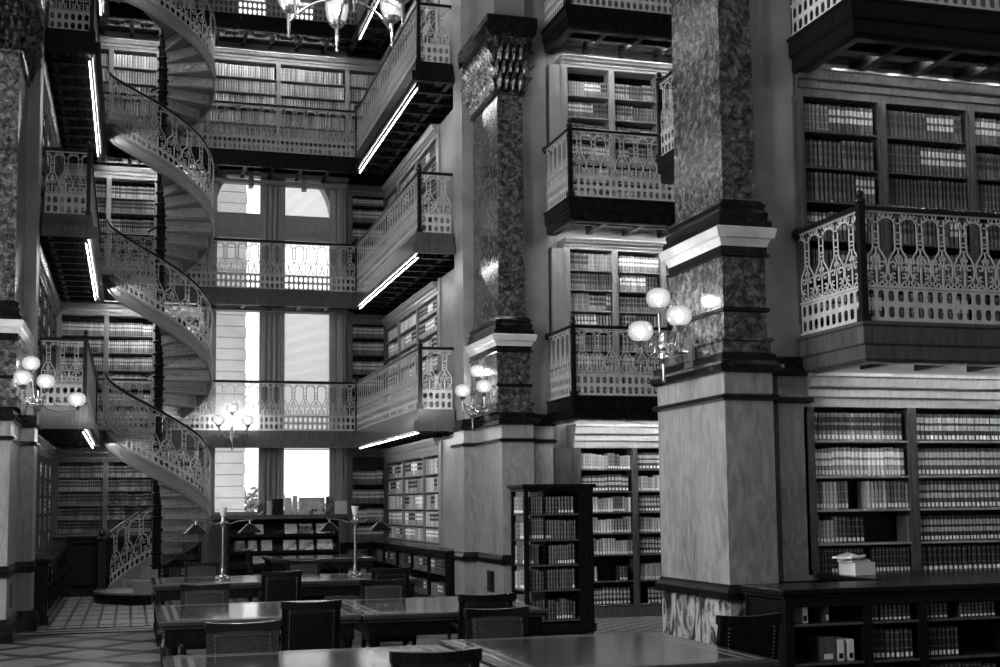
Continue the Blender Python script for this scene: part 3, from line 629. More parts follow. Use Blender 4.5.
# --- back wall
YBK = WK-.27
shK = {1:[3.5,3.87,4.23,4.60,4.96,5.31], 2:[6.45,6.8,7.15,7.5,7.91,8.22]}
bookcase('ground bookcase on the back wall behind the spiral stair', (-1.48,YBK,1.18), 0, 2.9, 1.18, 2.90, [.02,.98,1.95,2.88], [1.27,1.53,1.82,2.11,2.39], dict(w=(.036,.045),h=(.22,.24),base=(.12,.28),sty=.5), cornice=.2, base=.06, frame_mat='wood_mid')
for lv in (1,2): bookcase('back wall bookcase left of the window, %s gallery' % ORD[lv], (-1.48,YBK,L[lv]), 0, 2.9, L[lv], (5.96 if lv == 1 else 8.86), [.02,.95,1.92,2.88], shK[lv], dict(w=(.036,.045),h=(.25,.28),base=(.16,.45),sty=.4 if lv==2 else .2), cornice=.24, frame_mat='wood_light')
bookcase('back wall bookcase spanning the alcove on the third gallery', (-1.48,YBK,L[3]), 0, 6.8, L[3], 11.60, [.02,.95,1.92,2.95,4.44,5.95,6.78], [9.35,9.68,10.02,10.37,10.70,11.03], dict(w=(.05,.06),h=(.27,.29),base=(.25,.55),sty=.9), cornice=.22, frame_mat='wood_light')
bookcase('ground bookcase right of the window on the back wall', (4.50,YBK,.98), 0, .86, .98, 2.90, [.03,.83], [1.03,1.4,1.81,2.22], dict(w=(.036,.045),h=(.27,.30),base=(.08,.2),sty=.2), cornice=.1, base=.04, frame_mat='wood_mid')
for lv in (1,2): bookcase('narrow back wall bookcase right of the window, %s gallery' % ORD[lv], (4.50,YBK,L[lv]), 0, .86, L[lv], (5.9 if lv == 1 else 8.75), [.03,.83], [L[lv]+.2,L[lv]+.55,L[lv]+.93,L[lv]+1.3,L[lv]+1.72,L[lv]+2.1], dict(w=(.036,.045),h=(.27,.30),base=(.08,.22),sty=.2), cornice=.2, frame_mat='wood_mid')

# --- base cabinets
def cabinet(label, loc, rz, W, H, D, n, shelves=(), cuts=None, topw='wood_dark', name='base_cabinet', spec=None, key=None, leftopen=False):
    t_ = thing(name, label, 'cabinet', loc, rz); Mx = Matrix.Translation(loc) @ Matrix.Rotation(rz,4,'Z')
    mb = MB(); mb.bev(-.04,W+.04,-.04,D,H-.045,H,.01); mb.bev(-.02,W+.02,-.02,D,H-.075,H-.045,.01); mb.build('countertop', topw, t_)
    mb = MB(); mb.box(0,W,-.02,D,0,.12); mb.box(0,W,0,D,.12,.18); mb.build('base_board','wood_dark',t_)
    mb = MB(); mb.box(0,W,D-.03,D,.18,H-.075); mb.build('back_panel','wood_dark',t_)
    mb = MB(); mb.box(0,W,.0,.03,H-.14,H-.075); mb.build('top_rail','wood_dark',t_)
    cx_ = cuts or [W*i/n for i in range(n+1)]; n = len(cx_)-1
    for i in range(n+1):
        x = cx_[i]; x = min(max(x,.035),W-.035); mb = MB(); mb.box(x-.035,x+.035,0,.04,.18,H-.14); mb.box(x-.02,x+.02,.04,D-.03,.18,H-.09); mb.build('upright','wood_dark',t_)
    for i in range(n):
        a, b_ = cx_[i]+.04, cx_[i+1]-.04
        for j,z in enumerate(shelves):
            mb = MB(); mb.bev(a,b_,.01,D-.03,z-.02,z,.004); mb.build('shelf','wood_mid',t_)
            if spec and not (key and i == 0 and j > 0):
                top = (list(shelves)+[H-.1])[j+1]; row(Mx, a, b_, z+.001, .04, spec, top-z-.02, IND if key else BK, (key,i,j) if key else None)
        if not shelves:
            mb = MB(); mb.box(a+.03,b_-.03,.005,.03,.24,H-.18); mb.build('door','wood_dark',t_)
    return t_
cabinet('long dark counter with open shelves in front of the nearest right bookcase', (4.82,8.78,0), 0, 5.5, 1.07, .66, 7, (.20,.50,.80), cuts=[0,.72,1.22,2.0,2.8,3.6,4.5,5.5], spec=dict(w=(.035,.05),h=(.22,.25),base=(.008,.03),sty=.9,lab=.85,run=(3,8),gap=.2), key='counter', name='library_counter')
cabinet('dark counter top and cupboards under the nearest right bookcase', (6.25,9.50,0), 0, 4.0, 1.065, 1.20, 4)
cabinet('open dark cabinet along the right wall of the alcove', (WR-.45-.2,27.1,0), -PI/2, 6.8, 1.0, .62, 5, (.2,.6), spec=dict(base=(.03,.12)), topw='wood_dark')
cabinet('dark panelled cabinet along the left wall of the alcove', (WL+.62,20.4,0), PI/2, 6.0, 1.0, .60, 6, (.2,.6), spec=dict(base=(.02,.06)))
cabinet('low black cabinet under the back wall books, left of the spiral stair', (-1.18,WK-.55,0), 0, 1.2, 1.20, .52, 2)
cabinet('open low shelves behind the foot of the spiral stair', (.05,WK-.50,0), 0, 1.36, 1.20, .48, 2, (.3,.72), spec=dict(base=(.04,.10),h=(.24,.26)))
cabinet('small low cabinet right of the magazine rack', (4.36,WK-.62,0), 0, .60, .98, .56, 1, (.2,.6), spec=dict(base=(.06,.12)))

for x,z,h,w_,mt,lab in ((5.00,.801,.20,.045,'white_paper','single pale book standing alone in the left bay of the dark counter'),(5.20,.801,.22,.03,'wood_mid','thin dull book standing alone near the counter upright'),
        (5.30,.501,.165,.05,'white_paper','left of two white-spined boxes low in the counter'),(5.39,.501,.165,.05,'white_paper','right of two white-spined boxes low in the counter'),(5.16,.501,.19,.11,'wood_mid','dark grey box file beside the white-spined boxes')):
    mb = MB(); mb.bev(0,w_,0,.19,0,h,.004); o = mb.build('box_file' if z < .6 else 'book', mt, loc=(x,8.84,z)); tag(o, lab, 'box' if z < .6 else 'book')
    mb = MB(); mb.box(w_*.15,w_*.85,-.001,.0005,.02,.06); mb.build('spine_label','iron_dark' if mt == 'white_paper' else 'white_paper',o)

# --- free-standing bookcase
def rotbook(loc, rz):
    t_ = thing('free_standing_bookcase', 'dark square free-standing bookcase on short feet between middle pier and middle bay', 'bookcase', loc, rz); W = .93; D = .62; H = 2.0
    Mx = Matrix.Translation(loc) @ Matrix.Rotation(rz,4,'Z')
    mb = MB(); mb.bev(-.04,W+.04,-.04,D+.04,H-.05,H,.015); mb.bev(-.01,W+.01,-.01,D+.01,H-.09,H-.05,.01); mb.build('top','wood_dark',t_)
    for x in (0,W-.055):
        for y in (0,D-.055): m_ = MB(); m_.bev(x,x+.055,y,y+.055,.12,H-.09); m_.build('post','wood_dark',t_)
    mb = MB(); mb.box(.26,.28,.02,D-.02,.2,H-.09); mb.box(.28,W-.03,D-.04,D-.02,.2,H-.09); mb.build('partition','wood_dark',t_)
    mb = MB(); mb.box(W-.2,W-.055,.0,.02,.2,H-.09); mb.build('front_stile','wood_dark',t_)
    mb = MB(); mb.bev(-.02,W+.02,-.02,D+.02,.10,.22,.02); mb.box(.05,W-.05,.05,D-.05,.04,.10); mb.build('plinth','wood_dark',t_)
    for x in (.0,W-.09):
        for y in (.0,D-.09): m_ = MB(); m_.lathe([(.02,0),(.05,.01),(.055,.05),(.04,.09),(.045,.11)], x+.045, y+.045, 0, 10); m_.build('foot','wood_dark',t_)
    for i,z in enumerate((.27,.65,.97,1.29,1.62)):
        mb = MB(); mb.box(.02,W-.02,.012,D-.012,z-.022,z); mb.build('shelf','wood_mid',t_)
        zt = (.65,.97,1.29,1.62,1.90)[i]
        row(Mx, .06, W-.21, z+.001, .02, dict(w=(.028,.045),h=(.22,.27),base=(.01,.07),sty=.9,lab=.6,run=(1,5),gap=.1), zt-z-.03, BK)
        M2 = Mx @ Matrix.Translation((0,D,0)) @ Matrix.Rotation(-PI/2,4,'Z')
        row(M2, .06, D-.06, z+.001, .02, dict(w=(.035,.05),h=(.22,.27),base=(.06,.3),sty=.9,lab=.7,run=(2,6)), zt-z-.03, BK)
rotbook((4.84,15.5,0), .0)

# --- turn book lists into objects
# keep about 300 of the nearest in view as objects of their own
from bpy_extras.object_utils import world_to_camera_view as w2c
bpy.context.view_layer.update()
def seen(b_):
    p = b_[0] @ Vector(b_[1]); q = w2c(sc, camo, p+Vector((0,0,b_[4]/2))); return -.005 < q.x < 1.005 and -.01 < q.y < 1.01
IND = [b_ for b_ in IND]
vis = [b_ for b_ in IND if seen(b_)]; hid = [b_ for b_ in IND if not seen(b_)]
vis.sort(key=lambda b_: (b_[0] @ Vector(b_[1])).length); keep, rest = vis[:300], vis[300:]
SH = ['lowest','second lowest','middle','second','top']
def bk_label(k):
    if k[0] == 'near':
        s_ = SH[k[2]]; return {0:'law book on the %s shelf of the nearest right bookcase, left section',1:'banded law report on the %s shelf of the nearest right bookcase, right section'}.get(k[1],'law book on the %s shelf at the right frame edge') % s_
    return 'dark book on the %s shelf of the counter %s' % (['lowest','middle','upper'][k[2]], ['at its left end','one bay from its left end','two bays from its left end','three bays from its left end','near its middle','right of its middle','at its right end'][k[1]])
for (Mx,p,ww,d,h,base,sty,lab,key) in keep:
    me = book_mesh(ww,d,h,base,sty,lab); o = bpy.data.objects.new('book', me); C.objects.link(o); o.matrix_world = Mx @ Matrix.Translation(p)
    tag(o, bk_label(key), 'book', 'books: '+bk_label(key))
BK += rest+hid
vs = []; fs = []; uvs = []; cols = []
for (Mx,p,ww,d,h,base,sty,lab,key) in BK:
    b0 = len(vs)
    for z in (0,h):
        for x,y in ((0,ww*.4),(ww*.5,0),(ww,ww*.4),(ww,d),(0,d)): vs.append(tuple(Mx @ Vector((p[0]+x,p[1]+y,p[2]+z))))
    cols += [base,sty,lab,1]*10
    for f,u in (((0,1,6,5),(.1,.55)),((1,2,7,6),(.55,1.0)),((2,3,8,7),(-1,-1)),((3,4,9,8),(-1,-1)),((4,0,5,9),(-1,-1))):
        fs.append(tuple(b0+i for i in f)); uvs += [u[0],0,u[1],0,u[1],1,u[0],1]
    fs.append((b0+5,b0+6,b0+7,b0+8,b0+9)); uvs += [-1,.3]*5
me = bpy.data.meshes.new('books'); me.from_pydata(vs,[],fs); me.materials.append(M['book_cloth'])
me.uv_layers.new(name='UVMap').data.foreach_set('uv', uvs); me.color_attributes.new('bk','FLOAT_COLOR','POINT').data.foreach_set('color', cols)
o = bpy.data.objects.new('books', me); C.objects.link(o); tag(o, 'thousands of bound law books filling the farther and upper bookcases', 'books', kind='stuff')
print('BOOKS individual', len(keep), 'stuff', len(BK))

# loose papers and box on the counter by the near bookcase
mb = MB(); mb.box(-.11,.11,-.12,.12,0,.115); o = tag(mb.build('paper_ream','white_paper',loc=(6.40,10.30,1.068)), 'white stack of paper on the counter under loose booklets', 'paper'); o.rotation_euler[2] = .1
for i,(a,dz,lab) in enumerate(((.2,0,'lowest'),(-.35,.014,'middle'),(.5,.028,'top'))):
    mb = MB(); mb.add([(-.13,-.10,0),(.10,-.10,.0),(.15,.10,.035),(-.12,.10,.0),(-.13,-.10,.012),(.10,-.10,.012),(.15,.10,.047),(-.12,.10,.012)], [(0,3,2,1),(4,5,6,7),(0,1,5,4),(1,2,6,5),(2,3,7,6),(3,0,4,7)])
    o = tag(mb.build('booklet','white_paper' if i != 1 else 'printed_cover',loc=(6.38-.03*i,10.30,1.186+dz*1.2)), '%s of three loose booklets lying on the white paper stack' % lab, 'booklet'); o.rotation_euler[2] = a

# ------------------------------------------------------------------ spiral stair
SX, SY, SR = .49, 25.12, .97
st = thing('spiral_staircase', 'cast-iron spiral staircase with lace railing winding up through all galleries', 'staircase', (SX,SY,0))
D0, DA = -175.0, 21.6
flights = [(L[4]+2.93,L[4],13),(L[4],L[3],13),(L[3],L[2],13),(L[2],L[1],13),(L[1],.2207,14)]
def pol(r, deg, z): a = math.radians(deg); return (r*math.cos(a), r*math.sin(a), z)
mb = MB(); mb.tube([(0,0,0),(0,0,TOP)], .085, 14)
z = .4
while z < 14.5: mb.lathe([(.085,0),(.115,.02),(.115,.05),(.085,.07)], 0, 0, z, 12); z += .2254
mb.build('centre_pole','iron_dark',st, smooth=False)
def riser_mesh(Rr, h):      # pierced riser: frame with a row of lace openings
    mb = MB(); L0 = .06; W = Rr-L0; hh = h-.035
    for z0,z1 in ((.0,.03),(hh-.03,hh)): mb.box(L0,Rr,-.006,.006,z0,z1)
    mb.box(L0,L0+.05,-.006,.006,.03,hh-.03); mb.box(Rr-.04,Rr,-.006,.006,.03,hh-.03)
    n = 9; a = (W-.09)/n; zc = hh/2
    for i in range(n):
        cx = L0+.05+a*(i+.5)
        mb.T = lambda x,z,w_: (cx+x, w_, zc+z)
        ribbon(mb, arc(0,0,min(a*.5,hh*.28),0,360,8), .017, .01); ribbon(mb, [(-a*.5,-hh*.34),(0,0),(a*.5,hh*.34)], .017, .01); ribbon(mb, [(-a*.5,hh*.34),(0,0),(a*.5,-hh*.34)], .017, .01)
        mb.T = None
    return mb
def tread_mesh(Rr, deg):
    mb = MB(); n = 4; top = []; 
    for zz in (-.028,0):
        r_ = [pol(.05,-3,zz)]+[pol(Rr+.0,-3+(deg+3)*i/n,zz) for i in range(n+1)]+[pol(.05,deg,zz)]
        top.append(r_)
    mb.loft(top); return mb
tm = None; rm = {}
for fi,(za,zb,n) in enumerate(flights):
    h = (za-zb)/n; DA = 21.6 if fi < 4 else 23.4
    for i in range(n):
        if i < n-1 or fi == len(flights)-1:
            z = za-(i+1)*h
            if tm is None: o = tread_mesh(SR,23.4).build('tread','grey_paint',st); tm = o
            else: o = tm.copy(); C.objects.link(o); o.parent = st
            o.location = (0,0,z); o.rotation_euler = (0,0,math.radians(D0+i*DA))
        k = round(h,3)
        if k not in rm: o = riser_mesh(SR,h).build('riser','iron',st); rm[k] = o
        else: o = rm[k].copy(); C.objects.link(o); o.parent = st
        o.location = (0,0,za-(i+1)*h); o.rotation_euler = (0,0,math.radians(D0+i*DA))
    # outer stringer, railing and handrail of this flight
    a0, a1 = D0, D0+n*DA
    def zc(deg, za=za, h=h, DA=DA): return za - h*max(0.0,(deg-D0)/DA)
    lo, hi = math.radians(a0-14), math.radians(a1-6)
    def path(deg, r, z, zc=zc): 
        zz = zc(deg); return pol(r,deg,zz+z)
    m = 48; rings = []
    for i in range(m+1):
        dg = a0-34+(a1-a0+32)*i/m
        rings.append([path(dg,r,z) for r,z in ((SR-.005,-.25),(SR+.03,-.27),(SR+.045,-.22),(SR+.025,-.20),(SR+.03,-.06),(SR+.045,-.04),(SR+.05,.02),(SR-.005,.03))])
    mb = MB(); mb.loft(rings); mb.build('stringer','grey_paint',st)
    Rl = SR+.02; arcL = Rl*math.radians(a1-a0+28)
    mb = MB(); lattice(mb, arcL, lambda u,v,w_: pol(Rl+w_, a0-32+math.degrees(u/Rl), zc(a0-32+math.degrees(u/Rl))+v+.02), sub=2, pitch=.29, one_row=True); mb.build('railing','iron',st)
    mb = MB(); mb.tube([pol(Rl,a0-34+(a1-a0+32)*i/m, zc(a0-34+(a1-a0+32)*i/m)+1.03) for i in range(m+1)], .026, 8); mb.build('handrail','iron_dark',st)
    if fi < len(flights)-1:      # quarter landing joining the galleries at this level
        mb = MB(); mb.loft([[pol(.05,105,z)]+[pol(SR+.02,105+(80)*i/8,z) for i in range(9)]+[pol(.05,185,z)] for z in (zb-.12,zb-.002)]); mb.build('landing','grey_paint',st)
        mb = MB(); mb.box(XF-.0-SX+.06,-.55,-.45,.7,zb-.10,zb-.01); mb.build('landing_bridge','grey_paint',st)
ae = math.radians(D0+14*23.4+16); nx, ny = 1.02*math.cos(ae), 1.02*math.sin(ae)
mb = MB(); mb.bev(nx-.07,nx+.07,ny-.07,ny+.07,0,1.15,.02); mb.bev(nx-.09,nx+.09,ny-.09,ny+.09,1.15,1.22,.02); mb.lathe([(.05,1.22),(.08,1.27),(.06,1.33),(.01,1.38)], nx, ny, 0, 10); mb.bev(nx-.1,nx+.1,ny-.1,ny+.1,0,.25,.02); mb.build('newel_post','iron_dark',st)
mb = MB(); mb.loft([[pol(1.12,a,z) for a in range(125,275,10)]+[pol(.05,200,z)] for z in (0,.18)]); mb.build('platform','iron_dark',st)
mb = MB(); mb.loft([[pol(1.13,a,z) for a in range(125,275,10)]+[pol(.05,200,z)] for z in (.18,.215)]); mb.build('platform_tread','grey_paint',st)
mb = MB()
mb.box(-.42,.0,-1.0,-.97,.215,.40); mb.box(-.28,.02,-.72,-.69,.435,.62); mb.box(-.44,.02,-.99,-.66,.40,.43); mb.build('bottom_step','grey_paint',st)

# ------------------------------------------------------------------ lamps
def globe(parent, x, y, z, r=.122):
    mb = MB(); mb.lathe([(.030,-r*.78),(.085,-r*.62),(r*.98,-r*.25),(r,.05*r),(r*.95,r*.4),(r*.75,r*.68),(r*.4,r*.82),(.03,r*.86)], x, y, z, 20); g = mb.build('globe','globe_glass',parent, smooth=True)
    mb = MB(); mb.sphere((x,y,z-.01), .035, 10, 6, 1.3); mb.build('bulb','bulb_glow',g)
    mb = MB(); mb.lathe([(.012,-r*1.25),(.03,-r*1.1),(.045,-r*.95),(.06,-r*.78),(.058,-r*.74),(.03,-r*.8)], x, y, z, 14); mb.build('fitter','brass',g)
def arm(mb, p, q, sag=.12, r=.011, n=8):
    P = []
    for i in range(n+1):
        t = i/n; x = p[0]+(q[0]-p[0])*t; y = p[1]+(q[1]-p[1])*t; zz = p[2]+(q[2]-p[2])*(t**2.2) - sag*math.sin(PI*t)*(1-t*.3); P.append((x,y,zz))
    mb.tube(P, r, 7)
def sconce(label, hub, face, globes):
    """hub: world point of the centre body; face: outward unit x of the wall it hangs on (wall plane x)"""
    t_ = thing('globe_sconce', label, 'lamp', (face,hub[1],hub[2])); rel = lambda p: (p[0]-face,p[1]-hub[1],p[2]-hub[2]); h = rel(hub)
    s_ = 1 if h[0] > 0 else -1
    mb = MB(); mb.bev(min(0,s_*.03),max(0,s_*.03),-.09,.09,-.16,.16,.01); mb.bev(min(0,s_*.05),max(0,s_*.05),-.05,.05,-.1,.1,.01); mb.build('wall_plate','brass',t_)
    mb = MB(); mb.tube([(0,0,0),h], .02, 8); mb.lathe([(.008,-.30),(.022,-.28),(.012,-.24),(.02,-.12),(.05,-.07),(.055,-.02),(.04,.0),(.055,.03),(.05,.06),(.02,.10),(.015,.18)], h[0], h[1], 0, 12); mb.build('body','brass',t_)
    for g in globes:
        q = rel(g); mb = MB(); e = (q[0],q[1],q[2]-.13); arm(mb, h, e, .10 if q[2] < .45 else .0)
        mb.tube([e,(q[0],q[1],q[2]-.32)], [.012,.004], 6); mb.sphere((q[0],q[1],q[2]-.33), .012, 6, 4)
        # small scroll between arm and body
        c = ((h[0]+q[0])/2,(h[1]+q[1])/2); mb.tube([(c[0]+.05*math.cos(a)*(q[0]-h[0]+.01)/(abs(q[0]-h[0])+.05), c[1]+.05*math.cos(a)*(q[1]-h[1])/(abs(q[1]-h[1])+.05), .02+.05*math.sin(a)) for a in [i*.7 for i in range(8)]], .007, 5)
        mb.build('arm','brass',t_); globe(t_, *q)
sconce('three lit globes on a brass bracket on the nearest pier', (4.90,11.15,3.19), 5.19, [(4.97,11.4,3.75),(4.96,10.9,3.50),(4.65,11.1,3.37)])
sconce('three small lit globes on a brass bracket on the middle pier', (5.03,18.72,3.18), 5.28, [(5.18,18.95,3.82),(5.10,18.3,3.52),(4.85,18.62,3.48)])
sconce('three lit globes on the leftmost pier at the left edge', (-1.25,18.5,3.20), -1.46, [(-1.36,18.62,3.77),(-1.42,18.05,3.51),(-1.14,18.3,3.49),(-.74,18.6,3.27)])
sconce('three dim globes before the first gallery below the tall window', (1.95,26.0,3.20), 1.95+.0001, [(1.95,26.02,3.75),(1.68,25.98,3.50),(2.26,25.98,3.50)])
# chandelier
ch = thing('globe_chandelier', 'brass chandelier with lit glass globes hanging at the top of the picture', 'chandelier', (1.89,11.57,6.62))
mb = MB(); mb.lathe([(.01,-.12),(.03,-.10),(.02,-.04),(.07,.0),(.09,.10),(.05,.18),(.03,.3),(.025,8.2),(.12,8.3),(.14,8.45)], 0, 0, 0, 12); mb.build('stem','brass',ch)
for i in range(6):
    a = math.radians(90+60*i); x, y = .58*math.cos(a), .52*math.sin(a); mb = MB()
    arm(mb, (x*.25,y*.25,-.06), (x,y,-.25), .0, .014); mb.tube([(0,0,.12),(x*.25,y*.25,-.06)], .014, 6); mb.tube([(x,y,-.37),(x,y,-.30),(x,y,-.13)], [.010,.018,.02], 8); mb.sphere((x,y,-.385), .02, 8, 5); mb.build('arm','brass',ch)
    mb = MB(); z_ = 0; r=.118
    mb.lathe([(.045,-.13),(.075,-.11),(.105,-.04),(r,.04),(r*.97,.11),(.085,.17),(.07,.20)], x, y, z_, 20); g = mb.build('globe','globe_glass',ch, smooth=True)
    mb = MB(); mb.sphere((x,y,z_+.02), .035, 10, 6, 1.3); mb.build('bulb','bulb_glow',g)
    mb = MB(); mb.lathe([(.015,-.17),(.06,-.14),(.078,-.115),(.085,-.10)], x, y, z_, 14); mb.build('fitter','brass',g)

c2_ = dup(ch, 'second brass chandelier, added out of frame nearer the viewer to light the railings', (1.89,3.2,6.62))  # unseen copy added to light the near railing from the front
# ------------------------------------------------------------------ tables
TZ = .78
def table(label, x0, x1, y0, y1, drawer=False, H=TZ, name='reading_table'):
    t_ = thing(name, label, 'table', (x0,y0,0)); W, D = x1-x0, y1-y0
    mb = MB(); mb.bev(0,W,0,D,H-.05,H,.012); mb.bev(.02,W-.02,.02,D-.02,H-.075,H-.05,.008); mb.build('tabletop','table_wood',t_)
    mb = MB()
    for k in (.06,.14):
        w_ = .038
        mb.box(k,k+w_,k,D-k,H-.01,H+.0008); mb.box(W-k-w_,W-k,k,D-k,H-.01,H+.0008); mb.box(k+w_,W-k-w_,k,k+w_,H-.01,H+.0008); mb.box(k+w_,W-k-w_,D-k-w_,D-k,H-.01,H+.0008)
    mb.build('inlay_border','inlay',t_)
    mb = MB(); mb.box(.06,W-.06,.06,.09,H-.20,H-.075); mb.box(.06,W-.06,D-.09,D-.06,H-.20,H-.075); mb.box(.06,.09,.09,D-.09,H-.20,H-.075); mb.box(W-.09,W-.06,.09,D-.09,H-.20,H-.075); mb.build('apron','wood_dark',t_)
    for x in (.05,W-.17):
        for y in (.05,D-.17):
            m_ = MB(); m_.bev(x,x+.12,y,y+.12,H-.22,H-.075); m_.lathe([(.045,.0),(.05,.08),(.035,.12),(.055,.2),(.06,.38),(.04,.46),(.05,.50),(.055,H-.22)], x+.06, y+.06, 0, 12); m_.bev(x,x+.12,y,y+.12,.06,.17); m_.build('leg','wood_dark',t_)
    mb = MB(); mb.box(.09,.13,.17,D-.17,.08,.15); mb.box(W-.13,W-.09,.17,D-.17,.08,.15); mb.box(.13,W-.13,D/2-.03,D/2+.03,.08,.15); mb.build('stretcher','wood_dark',t_)
    if drawer:
        mb = MB(); mb.bev(.050,.062,D*.15,D*.5,H-.19,H-.09,.004); d = mb.build('drawer','wood_dark',t_); mb = MB(); mb.tube([(.05,D*.3,H-.14),(.0,D*.3,H-.14)], [.012,.022], 8); mb.build('knob','brass',d)
    return t_
table('nearest reading table, left one, its polished top along the bottom edge', .22, 2.08, 7.12, 8.68)
table('nearest reading table, right one, with striped inlay edge at the bottom', 2.14, 3.82, 7.05, 8.95)
table('second-row reading table, left one, shining under window light', .25, 1.98, 11.25, 13.2, drawer=True)
table('second-row reading table, right one, with bright diagonal inlay stripes', 2.0, 3.72, 11.2, 13.15)
table('third-row reading table, left one, carrying a brass lamp', .28, 1.95, 16.7, 18.4, drawer=True)
table('third-row reading table, right one, carrying a brass lamp', 1.97, 3.7, 16.6, 18.3)
table('small dark writing desk in front of the magazine rack', 2.45, 4.4, 23.4, 24.9, H=.80, name='writing_desk')

def chair(label, loc, rz, kind='dark'):
    """rz=0: back towards -Y (towards the camera), seat opens to +Y"""
    t_ = thing('leather_chair', label, 'chair', loc, rz); lm = 'leather' if kind == 'dark' else 'leather_grey'
    mb = MB(); mb.bev(-.235,.235,-.20,.27,.42,.50,.025); mb.build('seat',lm,t_)
    mb = MB(); mb.box(-.24,.24,-.21,.28,.36,.42); mb.build('seat_frame','wood_dark',t_)
    for x in (-.22,.22):
        m_ = MB(); m_.loft([[(x-.02,.23,z),(x+.02,.23,z),(x+.02,.27,z),(x-.02,.27,z)] for z in (0,.36)]); m_.build('leg','wood_dark',t_)
        m_ = MB(); m_.loft([[(x-.022,y-.022,z),(x+.022,y-.022,z),(x+.022,y+.022,z),(x-.022,y+.022,z)] for z,y in ((0,-.24),(.36,-.20))]); m_.build('leg','wood_dark',t_)
        m_ = MB(); m_.loft([[(x-.022,y-.02,z),(x+.022,y-.02,z),(x+.022,y+.02,z),(x-.022,y+.02,z)] for z,y in ((.36,-.20),(.6,-.22),(.94,-.29))]); m_.build('back_post','wood_dark',t_)
        m_ = MB(); m_.tube([(x,-.22,.66),(x,.05,.68),(x,.20,.66)], [.018,.022,.02], 8); m_.tube([(x,.18,.66),(x,.2,.42)], .016, 6); m_.build('armrest','wood_dark',t_)
    mb = MB(); n = 8
    mb.loft([[(-.25+.5*i/n,-.315-.012*math.sin(PI*i/n),.90),(-.25+.5*i/n,-.25-.012*math.sin(PI*i/n),.90),(-.25+.5*i/n,-.25-.012*math.sin(PI*i/n),.965-.014*math.sin(PI*i/n)),(-.25+.5*i/n,-.315-.012*math.sin(PI*i/n),.965-.014*math.sin(PI*i/n))] for i in range(n+1)]); mb.build('top_rail','wood_dark',t_)
    mb = MB(); rings = []
    for z,y,t in ((.52,-.215,.02),(.56,-.22,.035),(.72,-.25,.04),(.86,-.275,.035),(.90,-.285,.02)): rings.append([(-.20,y-t,z),(-.1,y-t-.006,z),(.1,y-t-.006,z),(.20,y-t,z),(.20,y+t,z),(.1,y+t+.006,z),(-.1,y+t+.006,z),(-.20,y+t,z)])
    mb.loft(rings); bk_ = mb.build('back_pad',lm,t_)
    for s_ in (-1,1):
        mb = MB()
        for i in range(16): mb.sphere((-.18+.36*i/15, -.262+s_*.036-.008, .875), .0065, 5, 3)
        for i in range(13):
            z = .56+.31*i/12
            for x in (-.183,.183): mb.sphere((x, -.222-.055*(z-.56)/.34+s_*.043, z), .0065, 5, 3)
        mb.build('nailheads','brass',bk_)
    return t_
def ch_at(label, x, y, rz, kind='dark'): return chair(label, (x,y,0), rz, kind)
ch_at('black leather chair with its back to us, at the left second-row table', 1.46, 10.95, 0)
ch_at('studded grey chair facing us behind the left nearest table', .75, 8.62, PI, 'grey')
ch_at('studded chair facing us behind the right nearest table, before the black one', 2.68, 9.05, PI, 'grey')
ch_at('black chair with its back to us, at the right second-row table', 3.02, 11.12, 0)
ch_at('black chair cut by the bottom edge, its back to us', 1.60, 7.05, 0)
ch_at('black chair at the right end of the nearest table, beside the counter', 4.12, 8.35, .1)
ch_at('grey leather chair facing us behind the left second-row table', .75, 13.2, PI, 'grey')
ch_at('studded grey chair facing us behind the right second-row table', 2.60, 13.15, PI, 'grey')
ch_at('tall studded chair with its back to us at the left third-row table', 1.80, 16.1, 0)
ch_at('dark chair with its back to us at the right third-row table', 3.18, 16.2, 0)
ch_at('studded chair facing us behind the right third-row table, left of the lamp post', 2.47, 18.6, PI, 'grey')
ch_at('studded chair facing us behind the left third-row table, by the left lamp', 1.01, 18.7, PI, 'grey')
ch_at('chair seen from its side at the left end of the writing desk', 2.40, 24.1, -PI/2, 'dark')

# table lamps: brass post with torch bowl and two hooded arms
def tlamp(label, loc, rz):
    t_ = thing('table_lamp', label, 'lamp', loc, rz)
    mb = MB(); mb.lathe([(.10,0),(.10,.015),(.07,.03),(.06,.06),(.03,.08),(.028,.12),(.018,.15),(.015,.70),(.03,.71),(.06,.74),(.065,.76),(.03,.78),(.022,.84)], 0, 0, 0, 16)
    for i in range(4): a = PI/4+i*PI/2; mb.sphere((.09*math.cos(a),.09*math.sin(a),.03), .03, 8, 5)
    mb.build('post','brass',t_)
    mb = MB(); mb.lathe([(.02,.83),(.034,.85),(.038,.88),(.046,.92),(.052,.965),(.046,.965),(.034,.88)], 0, 0, 0, 14); mb.build('torch_bowl','white_paper',t_)
    for s_ in (-1,1):
        mb = MB(); mb.tube([(s_*.02,0,.77),(s_*.10,0,.74),(s_*.18,0,.775),(s_*.34,0,.79),(s_*.40,0,.79)], .009, 7); mb.tube([(s_*.36,0,.79),(s_*.36,0,.74)], .016, 8); a = mb.build('arm','brass',t_)
        mb = MB(); w_ = .15; k = .035
        def ringq(x,y,z,c=s_*.36): return [(c-x,-y,z),(c+x,-y,z),(c+x,y,z),(c-x,y,z)]
        mb.loft([ringq(.03,.03,.74),ringq(w_,.075,.62),ringq(w_-.006,.069,.62),ringq(.026,.026,.732)], cap=False); mb.box(s_*.36-.03,s_*.36+.03,-.03,.03,.732,.74); mb.build('shade','iron_dark',a)
        mb = MB(); c = s_*.36
        for sx_ in (-1,1):
            for sy_ in (-1,1): mb.tube([(c+sx_*.03,sy_*.03,.74),(c+sx_*w_,sy_*.075,.62)], .006, 5)
        mb.build('shade_trim','brass',a)
    return t_
